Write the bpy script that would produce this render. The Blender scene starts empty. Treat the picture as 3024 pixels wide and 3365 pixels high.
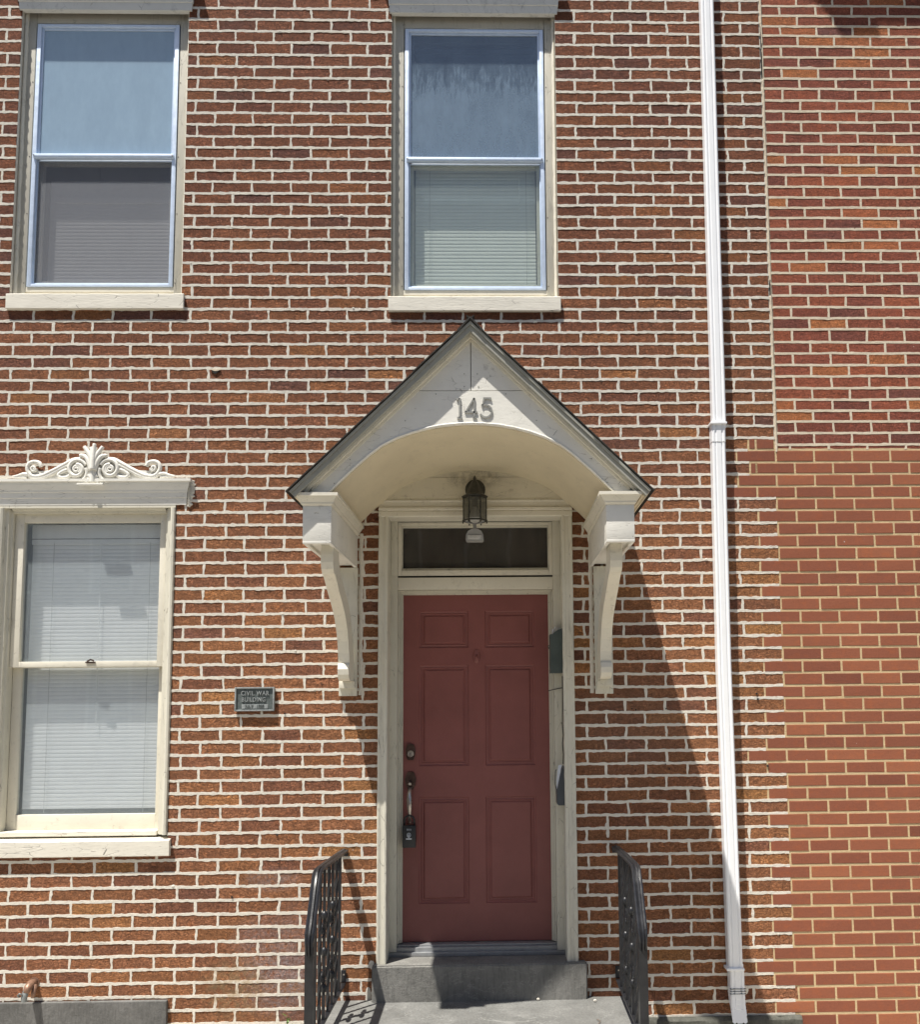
import bpy, bmesh, math, random
from mathutils import Vector, Matrix, noise as mnoise
random.seed(11)
R = math.radians
scene = bpy.context.scene
COL = scene.collection

# ------------------------------------------------------------------ camera
CAM = Vector((0.0, -4.88385, 1.527))
PITCH, YAW, ROLL = R(5.575), R(1.2837), R(-0.52626)
fw = Vector((math.sin(YAW)*math.cos(PITCH), math.cos(YAW)*math.cos(PITCH), math.sin(PITCH)))
r0 = Vector((math.cos(YAW), -math.sin(YAW), 0)); u0 = r0.cross(fw)
rr = math.cos(ROLL)*r0 + math.sin(ROLL)*u0
uu = -math.sin(ROLL)*r0 + math.cos(ROLL)*u0
cd = bpy.data.cameras.new('camera'); cam = bpy.data.objects.new('camera', cd); COL.objects.link(cam)
cam.matrix_world = Matrix(((rr.x, uu.x, -fw.x, CAM.x), (rr.y, uu.y, -fw.y, CAM.y), (rr.z, uu.z, -fw.z, CAM.z), (0, 0, 0, 1)))
cd.sensor_fit = 'HORIZONTAL'; cd.sensor_width = 36.0; cd.lens = 36.0*3028/3024
cd.shift_x = (1512-1704.07)/3024; cd.shift_y = (2004.19-1682.5)/3024
cd.clip_start = 0.05; cd.clip_end = 500
scene.camera = cam

# ------------------------------------------------------------------ light
SUNV = Vector((-0.94, -1.0, 3.6)).normalized()
EL = math.asin(SUNV.z); AZ = math.atan2(SUNV.x, SUNV.y) % (2*math.pi)
w = bpy.data.worlds.new('World'); scene.world = w; w.use_nodes = True
nt = w.node_tree; nt.nodes.clear()
sky = nt.nodes.new('ShaderNodeTexSky'); sky.sky_type = 'NISHITA'; sky.sun_disc = False
sky.sun_elevation = EL; sky.sun_rotation = AZ; sky.air_density = 1.0; sky.dust_density = 1.6; sky.ozone_density = 1.0
bg = nt.nodes.new('ShaderNodeBackground'); bg.inputs[1].default_value = 0.065
wo = nt.nodes.new('ShaderNodeOutputWorld')
nt.links.new(sky.outputs[0], bg.inputs[0]); nt.links.new(bg.outputs[0], wo.inputs[0])
sd = bpy.data.lights.new('sun', 'SUN'); sun = bpy.data.objects.new('sun', sd); COL.objects.link(sun)
sd.energy = 5.0; sd.angle = R(0.53); sd.color = (1.0, 0.955, 0.88)
sun.rotation_euler = SUNV.to_track_quat('Z', 'Y').to_euler(); sun.location = (-3, -4, 9)
scene.view_settings.view_transform = 'Standard'; scene.view_settings.look = 'None'
scene.view_settings.gamma = 1.0; scene.view_settings.use_curve_mapping = False
scene.view_settings.exposure = 0.68

# ------------------------------------------------------------------ object helpers
def tag(o, label, cat, group=None):
    o['label'] = label; o['category'] = cat
    if group: o['group'] = group
    return o
def thing(name, loc, label, cat, group=None):
    o = bpy.data.objects.new(name, None); COL.objects.link(o); o.location = loc
    o.empty_display_size = 0.1
    return tag(o, label, cat, group)
PEND = []
def link(name, me, parent=None, mat=None, smooth=False):
    o = bpy.data.objects.new(name, me); COL.objects.link(o)
    if mat is not None and not me.materials: me.materials.append(mat)
    if smooth: me.polygons.foreach_set('use_smooth', [True]*len(me.polygons))
    if parent is not None: setp(o, parent)
    return o
def wloc(o):
    v = Vector(o.location)
    return v + wloc(o.parent) if o.parent else v
def setp(o, p):
    # geometry is written in world coordinates; keep it there under the parent's offset
    o.parent = p; o.location = Vector(o.location) - wloc(p)

class MB:
    def __init__(s): s.v = []; s.f = []; s.fa = []
    def add(s, vs, fs):
        n = len(s.v); s.v += [tuple(v) for v in vs]; s.f += [tuple(i+n for i in f) for f in fs]; return s
    def box(s, x0, x1, y0, y1, z0, z1, c=0.0):
        if c <= 0:
            vs = [(x, y, z) for z in (z0, z1) for y in (y0, y1) for x in (x0, x1)]
            return s.add(vs, [(0, 2, 3, 1), (4, 5, 7, 6), (0, 1, 5, 4), (2, 6, 7, 3), (0, 4, 6, 2), (1, 3, 7, 5)])
        bm = bmesh.new(); bmesh.ops.create_cube(bm, size=1)
        for v in bm.verts:
            v.co = Vector(((x0+x1)/2+v.co.x*(x1-x0), (y0+y1)/2+v.co.y*(y1-y0), (z0+z1)/2+v.co.z*(z1-z0)))
        bmesh.ops.bevel(bm, geom=bm.edges[:], offset=c, segments=2, affect='EDGES', profile=0.6)
        s.bm(bm); bm.free(); return s
    def bm(s, bm):
        bm.verts.index_update(); s.add([v.co[:] for v in bm.verts], [[v.index for v in f.verts] for f in bm.faces])
    def prism(s, pts, y0, y1, axis='y'):
        n = len(pts)
        if axis == 'y': vs = [(x, y0, z) for x, z in pts]+[(x, y1, z) for x, z in pts]
        elif axis == 'x': vs = [(y0, a, b) for a, b in pts]+[(y1, a, b) for a, b in pts]
        else: vs = [(a, b, y0) for a, b in pts]+[(a, b, y1) for a, b in pts]
        fs = [tuple(range(n)), tuple(range(2*n-1, n-1, -1))]+[(i, i+n, (i+1) % n+n, (i+1) % n) for i in range(n)]
        return s.add(vs, fs)
    def tube(s, pts, r, n=8, flat=None, cap=True):
        # swept round tube; r a number or a list; flat=(axis vector, factor) squeezes the section
        pts = [Vector(p) for p in pts]; m = len(pts); rings = []
        up = Vector((0, 0, 1)); prev = None
        for i, p in enumerate(pts):
            t = (pts[min(i+1, m-1)]-pts[max(i-1, 0)]).normalized()
            if prev is None:
                a = t.cross(up)
                if a.length < 0.1: a = t.cross(Vector((0, 1, 0)))
                a.normalize()
            else:
                a = prev - t*prev.dot(t); a.normalize()
            prev = a; b = t.cross(a); rad = r[i] if isinstance(r, (list, tuple)) else r
            ring = []
            for k in range(n):
                an = 2*math.pi*k/n; d = (a*math.cos(an)+b*math.sin(an))*rad
                if flat: ax, fk = flat; d = d - ax*d.dot(ax)*(1-fk)
                ring.append(p+d)
            rings.append(ring)
        vs = [v for rg in rings for v in rg]
        fs = [(i*n+k, i*n+(k+1) % n, (i+1)*n+(k+1) % n, (i+1)*n+k) for i in range(m-1) for k in range(n)]
        if cap: fs += [tuple(range(n-1, -1, -1)), tuple((m-1)*n+k for k in range(n))]
        return s.add(vs, fs)
    def bar(s, p, q, wd, twist=0, segs=1, c=0):
        # square bar between two points, optionally twisted
        p = Vector(p); q = Vector(q); t = (q-p).normalized()
        a = t.cross(Vector((0, 1, 0)))
        if a.length < 0.2: a = t.cross(Vector((1, 0, 0)))
        a.normalize(); b = t.cross(a); vs = []; fs = []
        for i in range(segs+1):
            an = twist*i/segs+math.pi/4; o = p+(q-p)*(i/segs)
            for k in range(4):
                x = an+k*math.pi/2; vs.append(o+(a*math.cos(x)+b*math.sin(x))*wd*0.7071)
        for i in range(segs):
            for k in range(4): fs.append((i*4+k, i*4+(k+1) % 4, i*4+4+(k+1) % 4, i*4+4+k))
        fs += [(3, 2, 1, 0), tuple(segs*4+k for k in range(4))]
        return s.add(vs, fs)
    def mesh(s, name, mat=None):
        me = bpy.data.meshes.new(name); me.from_pydata(s.v, [], s.f); me.update()
        bm = bmesh.new(); bm.from_mesh(me); bmesh.ops.recalc_face_normals(bm, faces=bm.faces[:]); bm.to_mesh(me); bm.free()
        if mat: me.materials.append(mat)
        return me
    def build(s, name, mat, parent=None, smooth=False):
        me = s.mesh(name, mat)
        if smooth == 'auto':
            me.polygons.foreach_set('use_smooth', [True]*len(me.polygons)); me.set_sharp_from_angle(angle=R(38)); smooth = False
        return link(name, me, parent, None, smooth)

# ------------------------------------------------------------------ materials
def newmat(name):
    m = bpy.data.materials.new(name); m.use_nodes = True; n = m.node_tree; n.nodes.clear()
    out = n.nodes.new('ShaderNodeOutputMaterial'); p = n.nodes.new('ShaderNodeBsdfPrincipled')
    n.links.new(p.outputs[0], out.inputs[0]); return m, n, p, out
class G:
    def __init__(s, n): s.n = n
    def node(s, t, **k):
        x = s.n.nodes.new(t)
        for a, b in k.items(): setattr(x, a, b)
        return x
    def set(s, x, i, v):
        if isinstance(v, bpy.types.NodeSocket): s.n.links.new(v, x.inputs[i])
        elif v is not None: x.inputs[i].default_value = v
    def pos(s): return s.node('ShaderNodeNewGeometry').outputs['Position']
    def mapv(s, v, sc=(1, 1, 1), rot=(0, 0, 0), loc=(0, 0, 0)):
        x = s.node('ShaderNodeMapping'); s.set(x, 0, v); x.inputs['Scale'].default_value = sc; x.inputs['Rotation'].default_value = rot; x.inputs['Location'].default_value = loc
        return x.outputs[0]
    def noise(s, v, scale, detail=4, rough=0.55, dist=0.0, lac=2.0):
        x = s.node('ShaderNodeTexNoise'); s.set(x, 'Vector', v); x.inputs['Scale'].default_value = scale; x.inputs['Detail'].default_value = detail
        x.inputs['Roughness'].default_value = rough; x.inputs['Distortion'].default_value = dist; x.inputs['Lacunarity'].default_value = lac
        return x.outputs[0]
    def voro(s, v, scale, feature='F1', out='Distance', rnd=1.0):
        x = s.node('ShaderNodeTexVoronoi', feature=feature); s.set(x, 'Vector', v); x.inputs['Scale'].default_value = scale
        x.inputs['Randomness'].default_value = rnd
        return x.outputs[out]
    def ramp(s, f, stops, interp='LINEAR'):
        x = s.node('ShaderNodeValToRGB'); s.set(x, 0, f); cr = x.color_ramp; cr.interpolation = interp
        while len(cr.elements) < len(stops): cr.elements.new(0.5)
        for e, (p, c) in zip(cr.elements, stops):
            e.position = p; e.color = (c, c, c, 1) if not isinstance(c, tuple) else (*c, 1)
        return x.outputs[0]
    def mix(s, f, a, b, mode='MIX'):
        x = s.node('ShaderNodeMix', data_type='RGBA', blend_type=mode); s.set(x, 0, f)
        for i, v in ((6, a), (7, b)):
            if isinstance(v, tuple) and len(v) == 3: v = (*v, 1)
            if isinstance(v, float): v = (v, v, v, 1)
            s.set(x, i, v)
        return x.outputs[2]
    def math(s, op, a, b=None, c=None, clamp=False):
        x = s.node('ShaderNodeMath', operation=op); x.use_clamp = clamp; s.set(x, 0, a)
        if b is not None: s.set(x, 1, b)
        if c is not None: s.set(x, 2, c)
        return x.outputs[0]
    def bump(s, h, dist, strength=1.0, normal=None):
        x = s.node('ShaderNodeBump'); s.set(x, 'Height', h); x.inputs['Distance'].default_value = dist; x.inputs['Strength'].default_value = strength
        if normal is not None: s.n.links.new(normal, x.inputs['Normal'])
        return x.outputs[0]
    def sep(s, v):
        x = s.node('ShaderNodeSeparateXYZ'); s.set(x, 0, v); return x.outputs
    def attr(s, name, typ):
        x = s.node('ShaderNodeAttribute', attribute_type=typ, attribute_name=name); return x.outputs['Fac']
    def mapr(s, v, a, b, c=0.0, d=1.0, smooth=False):
        x = s.node('ShaderNodeMapRange', interpolation_type='SMOOTHSTEP' if smooth else 'LINEAR'); s.set(x, 0, v)
        for i, q in ((1, a), (2, b), (3, c), (4, d)): x.inputs[i].default_value = q
        return x.outputs[0]
def blob(g, P, cx, cz, rx, rz):
    # soft stain footprint on the wall, centred at (cx, cz) metres
    o = g.sep(P); a = g.math('DIVIDE', g.math('SUBTRACT', o[0], cx), rx); b = g.math('DIVIDE', g.math('SUBTRACT', o[2], cz), rz)
    d = g.math('SQRT', g.math('ADD', g.math('MULTIPLY', a, a), g.math('MULTIPLY', b, b)))
    return g.mapr(d, 1.0, 0.35, 0, 1, True)

def brick_mat(name, stops, relief, crack, height_tone=0.0, stains=False, rough=0.9):
    m, n, p, out = newmat(name); g = G(n); P = g.pos()
    tint = g.math('ADD', g.attr('tint', 'OBJECT'), g.attr('tint', 'GEOMETRY'))
    P0 = P; cmb = g.node('ShaderNodeCombineXYZ'); g.set(cmb, 0, g.math('MULTIPLY', tint, 31.0)); g.set(cmb, 1, g.math('MULTIPLY', tint, 57.0)); g.set(cmb, 2, g.math('MULTIPLY', tint, 17.0))
    ad = g.node('ShaderNodeVectorMath', operation='ADD'); g.set(ad, 0, P); g.set(ad, 1, cmb.outputs[0]); P = ad.outputs[0]
    amt = g.mapr(g.math('FRACT', g.math('MULTIPLY', tint, 23.7)), 0, 1, .35, 1.15)
    col = g.ramp(tint, stops)
    big = g.noise(g.mapv(P, (7, 7, 18)), 1.0, 3)
    col = g.mix(g.mapr(big, .38, .68, 0, .55), col, g.mix(0.5, col, stops[len(stops)//2][1]))
    fine = g.noise(g.mapv(P, (75, 75, 105) if crack else (120, 120, 120)), 1.0, 5, .75, .8)
    col = g.mix(1.0, col, g.ramp(fine, [(0.25, .42 if crack else .8), (.5, 1.0), (.75, 1.42 if crack else 1.1)]), 'MULTIPLY')
    warm = g.noise(P, 28, 3, .6)
    col = g.mix(g.mapr(warm, .52, .75, 0, .45), col, g.mix(1.0, col, (1.35, 1.12, .8), 'MULTIPLY'))
    if height_tone:
        z = g.sep(P0)[2]
        col = g.mix(g.mapr(z, 1.9, 4.6, 0, height_tone, True), col, g.mix(1.0, col, (.64, .53, .54), 'MULTIPLY'))  # darker, slightly redder tone towards the top of the wall
    # wire-cut face: wavy drag lines, torn pits and cracks
    wv = g.mapv(P, (36, 40, 95)); drag = g.noise(wv, 1.0, 6, .70, 1.1)
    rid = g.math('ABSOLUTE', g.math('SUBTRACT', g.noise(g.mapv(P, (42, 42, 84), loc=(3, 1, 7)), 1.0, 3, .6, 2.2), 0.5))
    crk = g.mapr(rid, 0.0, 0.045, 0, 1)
    pits = g.noise(P, 170, 3, .7)
    big2 = g.noise(g.mapv(P, (9, 9, 40)), 1.0, 3, .5)
    h = g.math('ADD', g.math('MULTIPLY', drag, 1.0), g.math('MULTIPLY', pits, .28))
    h = g.math('ADD', h, g.math('MULTIPLY', crk, crack)); h = g.math('MULTIPLY', h, amt); h = g.math('ADD', h, g.math('MULTIPLY', big2, .6)) if crack else g.math('MULTIPLY', pits, .5)
    col = g.mix(g.math('MULTIPLY', g.math('SUBTRACT', 1.0, crk), .75 if crack else 0.0), col, g.mix(1.0, col, (.35, .33, .33), 'MULTIPLY'))  # crevice shade painted into the colour along the crack lines
    if stains:
        sn = g.noise(P, 55, 6, .75)
        for cx_, cz_, rx_, rz_, am in ((-1.13, .10, .26, .22, .75), (-1.20, .30, .22, .20, .5), (-1.17, .62, .20, .08, .6), (-1.05, .22, .16, .40, .35)):
            k = g.math('MULTIPLY', blob(g, P0, cx_, cz_, rx_, rz_), g.mapr(sn, .36, .66)); k = g.math('MULTIPLY', k, am)
            col = g.mix(k, col, (.42, .36, .36))
        k = g.math('MULTIPLY', blob(g, P0, -1.36, .08, .22, .20), g.mapr(g.noise(P0, 26, 5, .7), .40, .6))
        col = g.mix(g.math('MULTIPLY', k, .8), col, (.36, .24, .13))
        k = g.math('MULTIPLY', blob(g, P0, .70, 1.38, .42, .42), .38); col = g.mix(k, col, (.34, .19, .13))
    sm = g.noise(P0, 1.7, 4, .6); col = g.mix(g.mapr(sm, .35, .65, 0, .22), col, g.mix(1.0, col, (.72, .72, .76), 'MULTIPLY'))
    dr = g.math('MULTIPLY', g.mapr(g.noise(g.mapv(P0, (95, 95, 7)), 1.0, 2, .5), .765, .80), g.mapr(g.noise(P0, 9, 3), .52, .6)); col = g.mix(g.math('MULTIPLY', dr, .6), col, (.60, .52, .46))
    # stray fleck of paint or mortar
    fl = g.math('MULTIPLY', g.mapr(g.voro(P, 7.0), .030, .018), g.mapr(g.noise(P, 130, 3), .47, .55))
    col = g.mix(g.math('MULTIPLY', fl, .85), col, (.62, .58, .54))
    n.links.new(col, p.inputs['Base Color']); p.inputs['Roughness'].default_value = rough
    p.inputs['Specular IOR Level'].default_value = .25
    nn = g.bump(h, relief, 1.0); n.links.new(nn, p.inputs['Normal'])
    return m

def mortar_mat(name, base, dark, stains=False):
    m, n, p, out = newmat(name); g = G(n); P = g.pos()
    a = g.noise(P, 9, 4, .6); f = g.noise(P, 120, 5, .7)
    col = g.mix(g.mapr(a, .35, .7), base, tuple(c*.86 for c in base))
    col = g.mix(1.0, col, g.ramp(f, [(.2, .78), (.5, 1.0), (.8, 1.08)]), 'MULTIPLY')
    d = g.noise(g.mapv(P, (5, 5, 14), loc=(9, 2, 4)), 1.0, 6, .75)
    col = g.mix(g.mapr(d, .60, .72, 0, .8), col, dark)
    col = g.mix(g.mapr(g.noise(P, 45, 4, .8), .63, .72, 0, .5), col, tuple(c*.45 for c in base))
    z = g.sep(P)[2]
    col = g.mix(g.mapr(z, 4.9, 2.2, 0, .22), col, tuple(min(1, c*1.12) for c in base))
    if stains:
        k = g.math('MULTIPLY', blob(g, P, -1.36, .08, .22, .20), g.mapr(g.noise(P, 26, 5, .7), .38, .58))
        col = g.mix(g.math('MULTIPLY', k, .75), col, (.42, .30, .18))
    n.links.new(col, p.inputs['Base Color']); p.inputs['Roughness'].default_value = .95; p.inputs['Specular IOR Level'].default_value = .15
    h = g.math('ADD', g.noise(P, 60, 5, .7), g.math('MULTIPLY', g.noise(P, 210, 3, .7), .4))
    n.links.new(g.bump(h, .0035, 1.0), p.inputs['Normal'])
    return m

def paint_mat(name, base, dirt=(.20, .18, .15), peel=0.5, rough=.55, grain=(1, 1, 1), dirtamt=.35, bumpd=.0012, soot=False):
    m, n, p, out = newmat(name); g = G(n); P = g.pos()
    v = g.mapv(P, grain)
    a = g.noise(P, 4.5, 4, .6); col = g.mix(g.mapr(a, .35, .7), base, tuple(c*.90 for c in base))
    b = g.noise(v, 22, 6, .72); col = g.mix(g.mapr(b, .56, .80, 0, dirtamt), col, dirt)
    cr = g.voro(g.mapv(v, (1, 1, 1)), 34, 'DISTANCE_TO_EDGE'); cm = g.mapr(cr, .018, .004)
    pm = g.mapr(g.noise(P, 11, 4, .65), .60-.12*peel, .70-.1*peel)
    ck = g.math('MULTIPLY', g.math('MULTIPLY', cm, pm), peel)
    col = g.mix(g.math('MULTIPLY', ck, .85), col, tuple(c*.6 for c in dirt))
    if soot:
        k = g.math('MULTIPLY', blob(g, P, -.117, 2.715, .20, .075), g.mapr(g.noise(P, 30, 5, .7), .38, .62)); col = g.mix(g.math('MULTIPLY', k, .55), col, (.10, .09, .07))
        k = g.math('MULTIPLY', g.mapr(g.noise(P, 16, 5, .75), .57, .70), .5); col = g.mix(k, col, (.24, .21, .15))
    ch = g.math('MULTIPLY', g.mapr(g.noise(v, 60, 4, .7, .5), .665, .70), peel)
    col = g.mix(g.math('MULTIPLY', ch, .7), col, (.30, .25, .19))
    n.links.new(col, p.inputs['Base Color']); p.inputs['Roughness'].default_value = rough; p.inputs['Specular IOR Level'].default_value = .35
    h = g.math('SUBTRACT', g.math('ADD', g.math('MULTIPLY', b, .9), g.math('MULTIPLY', g.noise(v, 140, 3, .6), .3)), g.math('MULTIPLY', g.math('ADD', ck, ch), 1.1))
    n.links.new(g.bump(h, bumpd, 1.0), p.inputs['Normal'])
    return m

def simple_mat(name, col, rough=.5, metal=0.0, var=.12, nscale=14, bumpd=.0006, spec=.5, detail_scale=120, streak=None):
    m, n, p, out = newmat(name); g = G(n); P = g.pos()
    a = g.noise(P, nscale, 5, .65)
    c = g.mix(g.mapr(a, .3, .7), tuple(x*(1-var) for x in col), tuple(min(1, x*(1+var)) for x in col))
    if streak:
        s_ = g.noise(g.mapv(P, (40, 40, 2.5)), 1.0, 4, .6); c = g.mix(g.mapr(s_, .5, .75, 0, streak[0]), c, streak[1])
    n.links.new(c, p.inputs['Base Color'])
    n.links.new(g.mapr(g.noise(P, 30, 4), .3, .7, max(0, rough-.08), min(1, rough+.1)), p.inputs['Roughness'])
    p.inputs['Metallic'].default_value = metal; p.inputs['Specular IOR Level'].default_value = spec
    n.links.new(g.bump(g.noise(P, detail_scale, 4, .6), bumpd, 1.0), p.inputs['Normal'])
    return m

def glass_mat(name, dust_haze=.12, dust_haze_col=(.55, .58, .60), tint=(.88, .93, .95), f0=.09, top=None, streaks=0.0, wave=.0008, var=.4):
    m = bpy.data.materials.new(name); m.use_nodes = True; n = m.node_tree; n.nodes.clear(); g = G(n); P = g.pos()
    out = g.node('ShaderNodeOutputMaterial'); tr = g.node('ShaderNodeBsdfTransparent'); tr.inputs[0].default_value = (*tint, 1)
    gl = g.node('ShaderNodeBsdfGlossy'); gl.inputs['Roughness'].default_value = .02
    nb = g.bump(g.noise(P, 2.2, 2, .4), wave*20, .15); n.links.new(nb, gl.inputs['Normal'])
    fr = g.node('ShaderNodeFresnel'); bf = g.node('ShaderNodeNewGeometry').outputs['Backfacing']; g.set(fr, 0, g.mapr(bf, 0, 1, 1.5, .66667))
    fac = g.math('ADD', fr.outputs[0], f0, clamp=True)
    mx = g.node('ShaderNodeMixShader'); n.links.new(fac, mx.inputs[0]); n.links.new(tr.outputs[0], mx.inputs[1]); n.links.new(gl.outputs[0], mx.inputs[2])
    df = g.node('ShaderNodeBsdfDiffuse'); df.inputs[0].default_value = (*dust_haze_col, 1)  # diffuse film: dust, with painted sky tint on the upper panes
    d = g.mapr(g.noise(g.mapv(P, (10, 10, 4)), 1.0, 5, .7), .3, .75, dust_haze*(1-var), dust_haze*(1+var))
    if streaks:
        z = g.sep(P)[2]
        drip = g.noise(g.mapv(P, (75, 75, 14)), 1.0, 5, .7)
        band = g.mapr(z, 4.92, 5.16, 0, 1)
        k = g.math('MULTIPLY', g.mapr(g.math('ADD', drip, g.math('MULTIPLY', band, .28)), .55, .70), g.mapr(z, 4.88, 5.0))
        d = g.math('SUBTRACT', d, g.math('MULTIPLY', k, streaks), clamp=True)
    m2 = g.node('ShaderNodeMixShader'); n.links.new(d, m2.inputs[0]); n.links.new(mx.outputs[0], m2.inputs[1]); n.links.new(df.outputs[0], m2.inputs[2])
    n.links.new(m2.outputs[0], out.inputs[0]); return m

def screen_mat(name, col, opac):
    m = bpy.data.materials.new(name); m.use_nodes = True; n = m.node_tree; n.nodes.clear(); g = G(n); P = g.pos()
    out = g.node('ShaderNodeOutputMaterial'); tr = g.node('ShaderNodeBsdfTransparent'); df = g.node('ShaderNodeBsdfDiffuse'); df.inputs[0].default_value = (*col, 1)
    mx = g.node('ShaderNodeMixShader'); n.links.new(g.mapr(g.noise(P, 300, 3), .3, .7, opac-.08, opac+.08), mx.inputs[0])
    n.links.new(tr.outputs[0], mx.inputs[1]); n.links.new(df.outputs[0], mx.inputs[2]); n.links.new(mx.outputs[0], out.inputs[0]); return m

M = {}
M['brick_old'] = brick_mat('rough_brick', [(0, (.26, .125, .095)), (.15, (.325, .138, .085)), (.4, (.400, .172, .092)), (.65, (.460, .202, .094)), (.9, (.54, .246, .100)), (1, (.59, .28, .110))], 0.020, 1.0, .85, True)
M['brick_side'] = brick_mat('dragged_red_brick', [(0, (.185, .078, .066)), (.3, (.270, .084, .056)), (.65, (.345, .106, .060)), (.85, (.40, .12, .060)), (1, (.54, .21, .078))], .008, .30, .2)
M['brick_new'] = brick_mat('smooth_red_brick', [(0, (.20, .070, .044)), (.5, (.272, .095, .054)), (1, (.345, .128, .066))], .0030, .0)
M['mortar'] = mortar_mat('pale_mortar', (.70, .655, .57), (.22, .21, .19), True)
M['mortar_side'] = mortar_mat('cream_mortar', (.66, .57, .44), (.30, .25, .20))
M['mortar_tan'] = mortar_mat('tan_mortar', (.60, .455, .265), (.30, .24, .16))
M['cream'] = paint_mat('cream_paint', (.74, .70, .59), peel=.55)
M['tympanum'] = paint_mat('sooty_tympanum_paint', (.70, .65, .52), peel=.8, grain=(.3, 1, 1), soot=True)
M['cream_v'] = paint_mat('cream_paint_upright_grain', (.66, .63, .53), peel=.8, grain=(1, 1, .22), dirtamt=.45)
M['upper_casing'] = paint_mat('grey_casing_paint', (.50, .475, .40), dirt=(.17, .155, .13), peel=.8, grain=(1, 1, .22), dirtamt=.6)  # greyer and darker than the other cream paints
M['cream_h'] = paint_mat('cream_paint_level_grain', (.78, .74, .64), peel=.8, grain=(.22, 1, 1), dirtamt=.3, bumpd=.0022)
M['white_paint'] = paint_mat('white_paint', (.80, .78, .71), peel=.75, grain=(.3, 1, 1), dirtamt=.28, bumpd=.0014)
M['cornice'] = paint_mat('weathered_cornice_paint', (.70, .69, .64), dirt=(.17, .17, .17), peel=.7, grain=(.6, 1, .3), dirtamt=.6)
M['tan_soffit'] = paint_mat('tan_soffit_paint', (.70, .62, .45), peel=.25, grain=(.4, .3, 1), dirtamt=.22, bumpd=.0006)
M['rake'] = paint_mat('weathered_rake_paint', (.35, .345, .30), dirt=(.16, .15, .13), peel=.6, dirtamt=.55)
M['alu'] = simple_mat('brushed_storm_aluminium', (.64, .745, .90), .38, .12, .05, 30, .0003)  # base colour carries the blue of the reflected sky
M['blind'] = simple_mat('white_blind', (.92, .94, .94), .5, 0, .03, 8, .0002)
M['blind_green'] = simple_mat('pale_green_blind', (.88, .91, .88), .5, 0, .04, 8, .0002)
M['blind_grey'] = simple_mat('grey_blind', (.76, .77, .78), .6, 0, .04, 8, .0002)
for q in ('blind', 'blind_green', 'blind_grey'):
    n_ = M[q].node_tree; o_ = [x for x in n_.nodes if x.type == 'OUTPUT_MATERIAL'][0]; p_ = [x for x in n_.nodes if x.type == 'BSDF_PRINCIPLED'][0]
    t_ = n_.nodes.new('ShaderNodeBsdfTranslucent'); mx_ = n_.nodes.new('ShaderNodeMixShader'); mx_.inputs[0].default_value = .22
    t_.inputs[0].default_value = p_.inputs['Base Color'].default_value
    src = p_.inputs['Base Color'].links[0].from_socket; n_.links.new(src, t_.inputs[0])
    n_.links.new(p_.outputs[0], mx_.inputs[1]); n_.links.new(t_.outputs[0], mx_.inputs[2]); n_.links.new(mx_.outputs[0], o_.inputs[0])
M['cord'] = simple_mat('blind_cord', (.42, .44, .44), .8)
M['glass_blue'] = glass_mat('dusty_sky_tinted_glass', .40, (.56, .74, .90), (.70, .80, .86), .12, var=.1)  # dust film tinted blue to paint in the sky's reflection
M['glass_dark'] = glass_mat('streaked_sky_tinted_glass', .24, (.50, .66, .82), (.50, .56, .62), .10, streaks=.13, var=.2)  # here too the film colour holds painted sky reflection
M['glass_green'] = glass_mat('storm_glass_lower', .07, (.68, .76, .72), (.97, .99, .97), .04, var=.1, wave=.0002)
M['glass_haze'] = glass_mat('hazy_window_glass', .11, (.84, .95, 1.0), (.99, .995, 1.0), .02, wave=.0002, var=.15)
M['glass_clear'] = glass_mat('window_glass', .05, (.6, .62, .64), (.96, .98, .985), .02, wave=.0002, var=.2)
M['glass_transom'] = glass_mat('dark_transom_glass', .16, (.38, .35, .31), (.35, .36, .35), .0)
M['screen'] = screen_mat('insect_screen', (.25, .26, .285), .42)
M['door'] = simple_mat('maroon_door_paint', (.245, .088, .078), .42, 0, .09, 5, .0005, .35, 160)
M['hardware'] = simple_mat('worn_bronze', (.10, .065, .055), .35, .7, .25, 60)
M['steel'] = simple_mat('worn_steel', (.50, .46, .42), .3, .9, .2, 60)
M['black_plastic'] = simple_mat('black_plastic', (.022, .024, .026), .45)
M['iron'] = simple_mat('black_iron_paint', (.016, .0165, .019), .36, .0, .35, 40, .0005, .45)
M['lamp_metal'] = simple_mat('weathered_lamp_bronze', (.05, .049, .042), .5, .4, .3, 50)
M['lamp_glass'] = glass_mat('smoky_lamp_glass', .40, (.17, .17, .15), (.55, .55, .52), .03)
M['bulb'] = simple_mat('bulb_white', (.75, .74, .70), .25, 0, .03)
M['sensor'] = simple_mat('grey_sensor_plastic', (.30, .30, .29), .45, 0, .1)
M['sensor_lens'] = simple_mat('sensor_lens', (.50, .50, .48), .25, 0, .2, 200)
M['shingle'] = simple_mat('dark_shingle', (.045, .042, .038), .95, 0, .5, 180, .002, .2, 400)
M['mail_green'] = simple_mat('dark_green_mailbox_paint', (.070, .088, .080), .42, .1, .1)
M['mail_grey'] = simple_mat('slate_grey_mailbox_paint', (.065, .074, .085), .42, .1, .1)
M['paper'] = simple_mat('paper', (.74, .78, .84), .7, 0, .03)
M['bronze_plate'] = simple_mat('verdigris_plaque', (.27, .29, .288), .5, .1, .28, 90, .0012, .5, 150)
M['bronze_field'] = simple_mat('plaque_field', (.10, .118, .115), .6, .15, .3, 90, .0012)
M['digit'] = simple_mat('grey_painted_metal', (.27, .27, .25), .45, .0, .2, 60, .0008)
M['pvc'] = simple_mat('white_downspout_enamel', (.87, .88, .89), .35, 0, .03, 5, .0002, .5, 50, (.12, (.55, .56, .58)))
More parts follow.
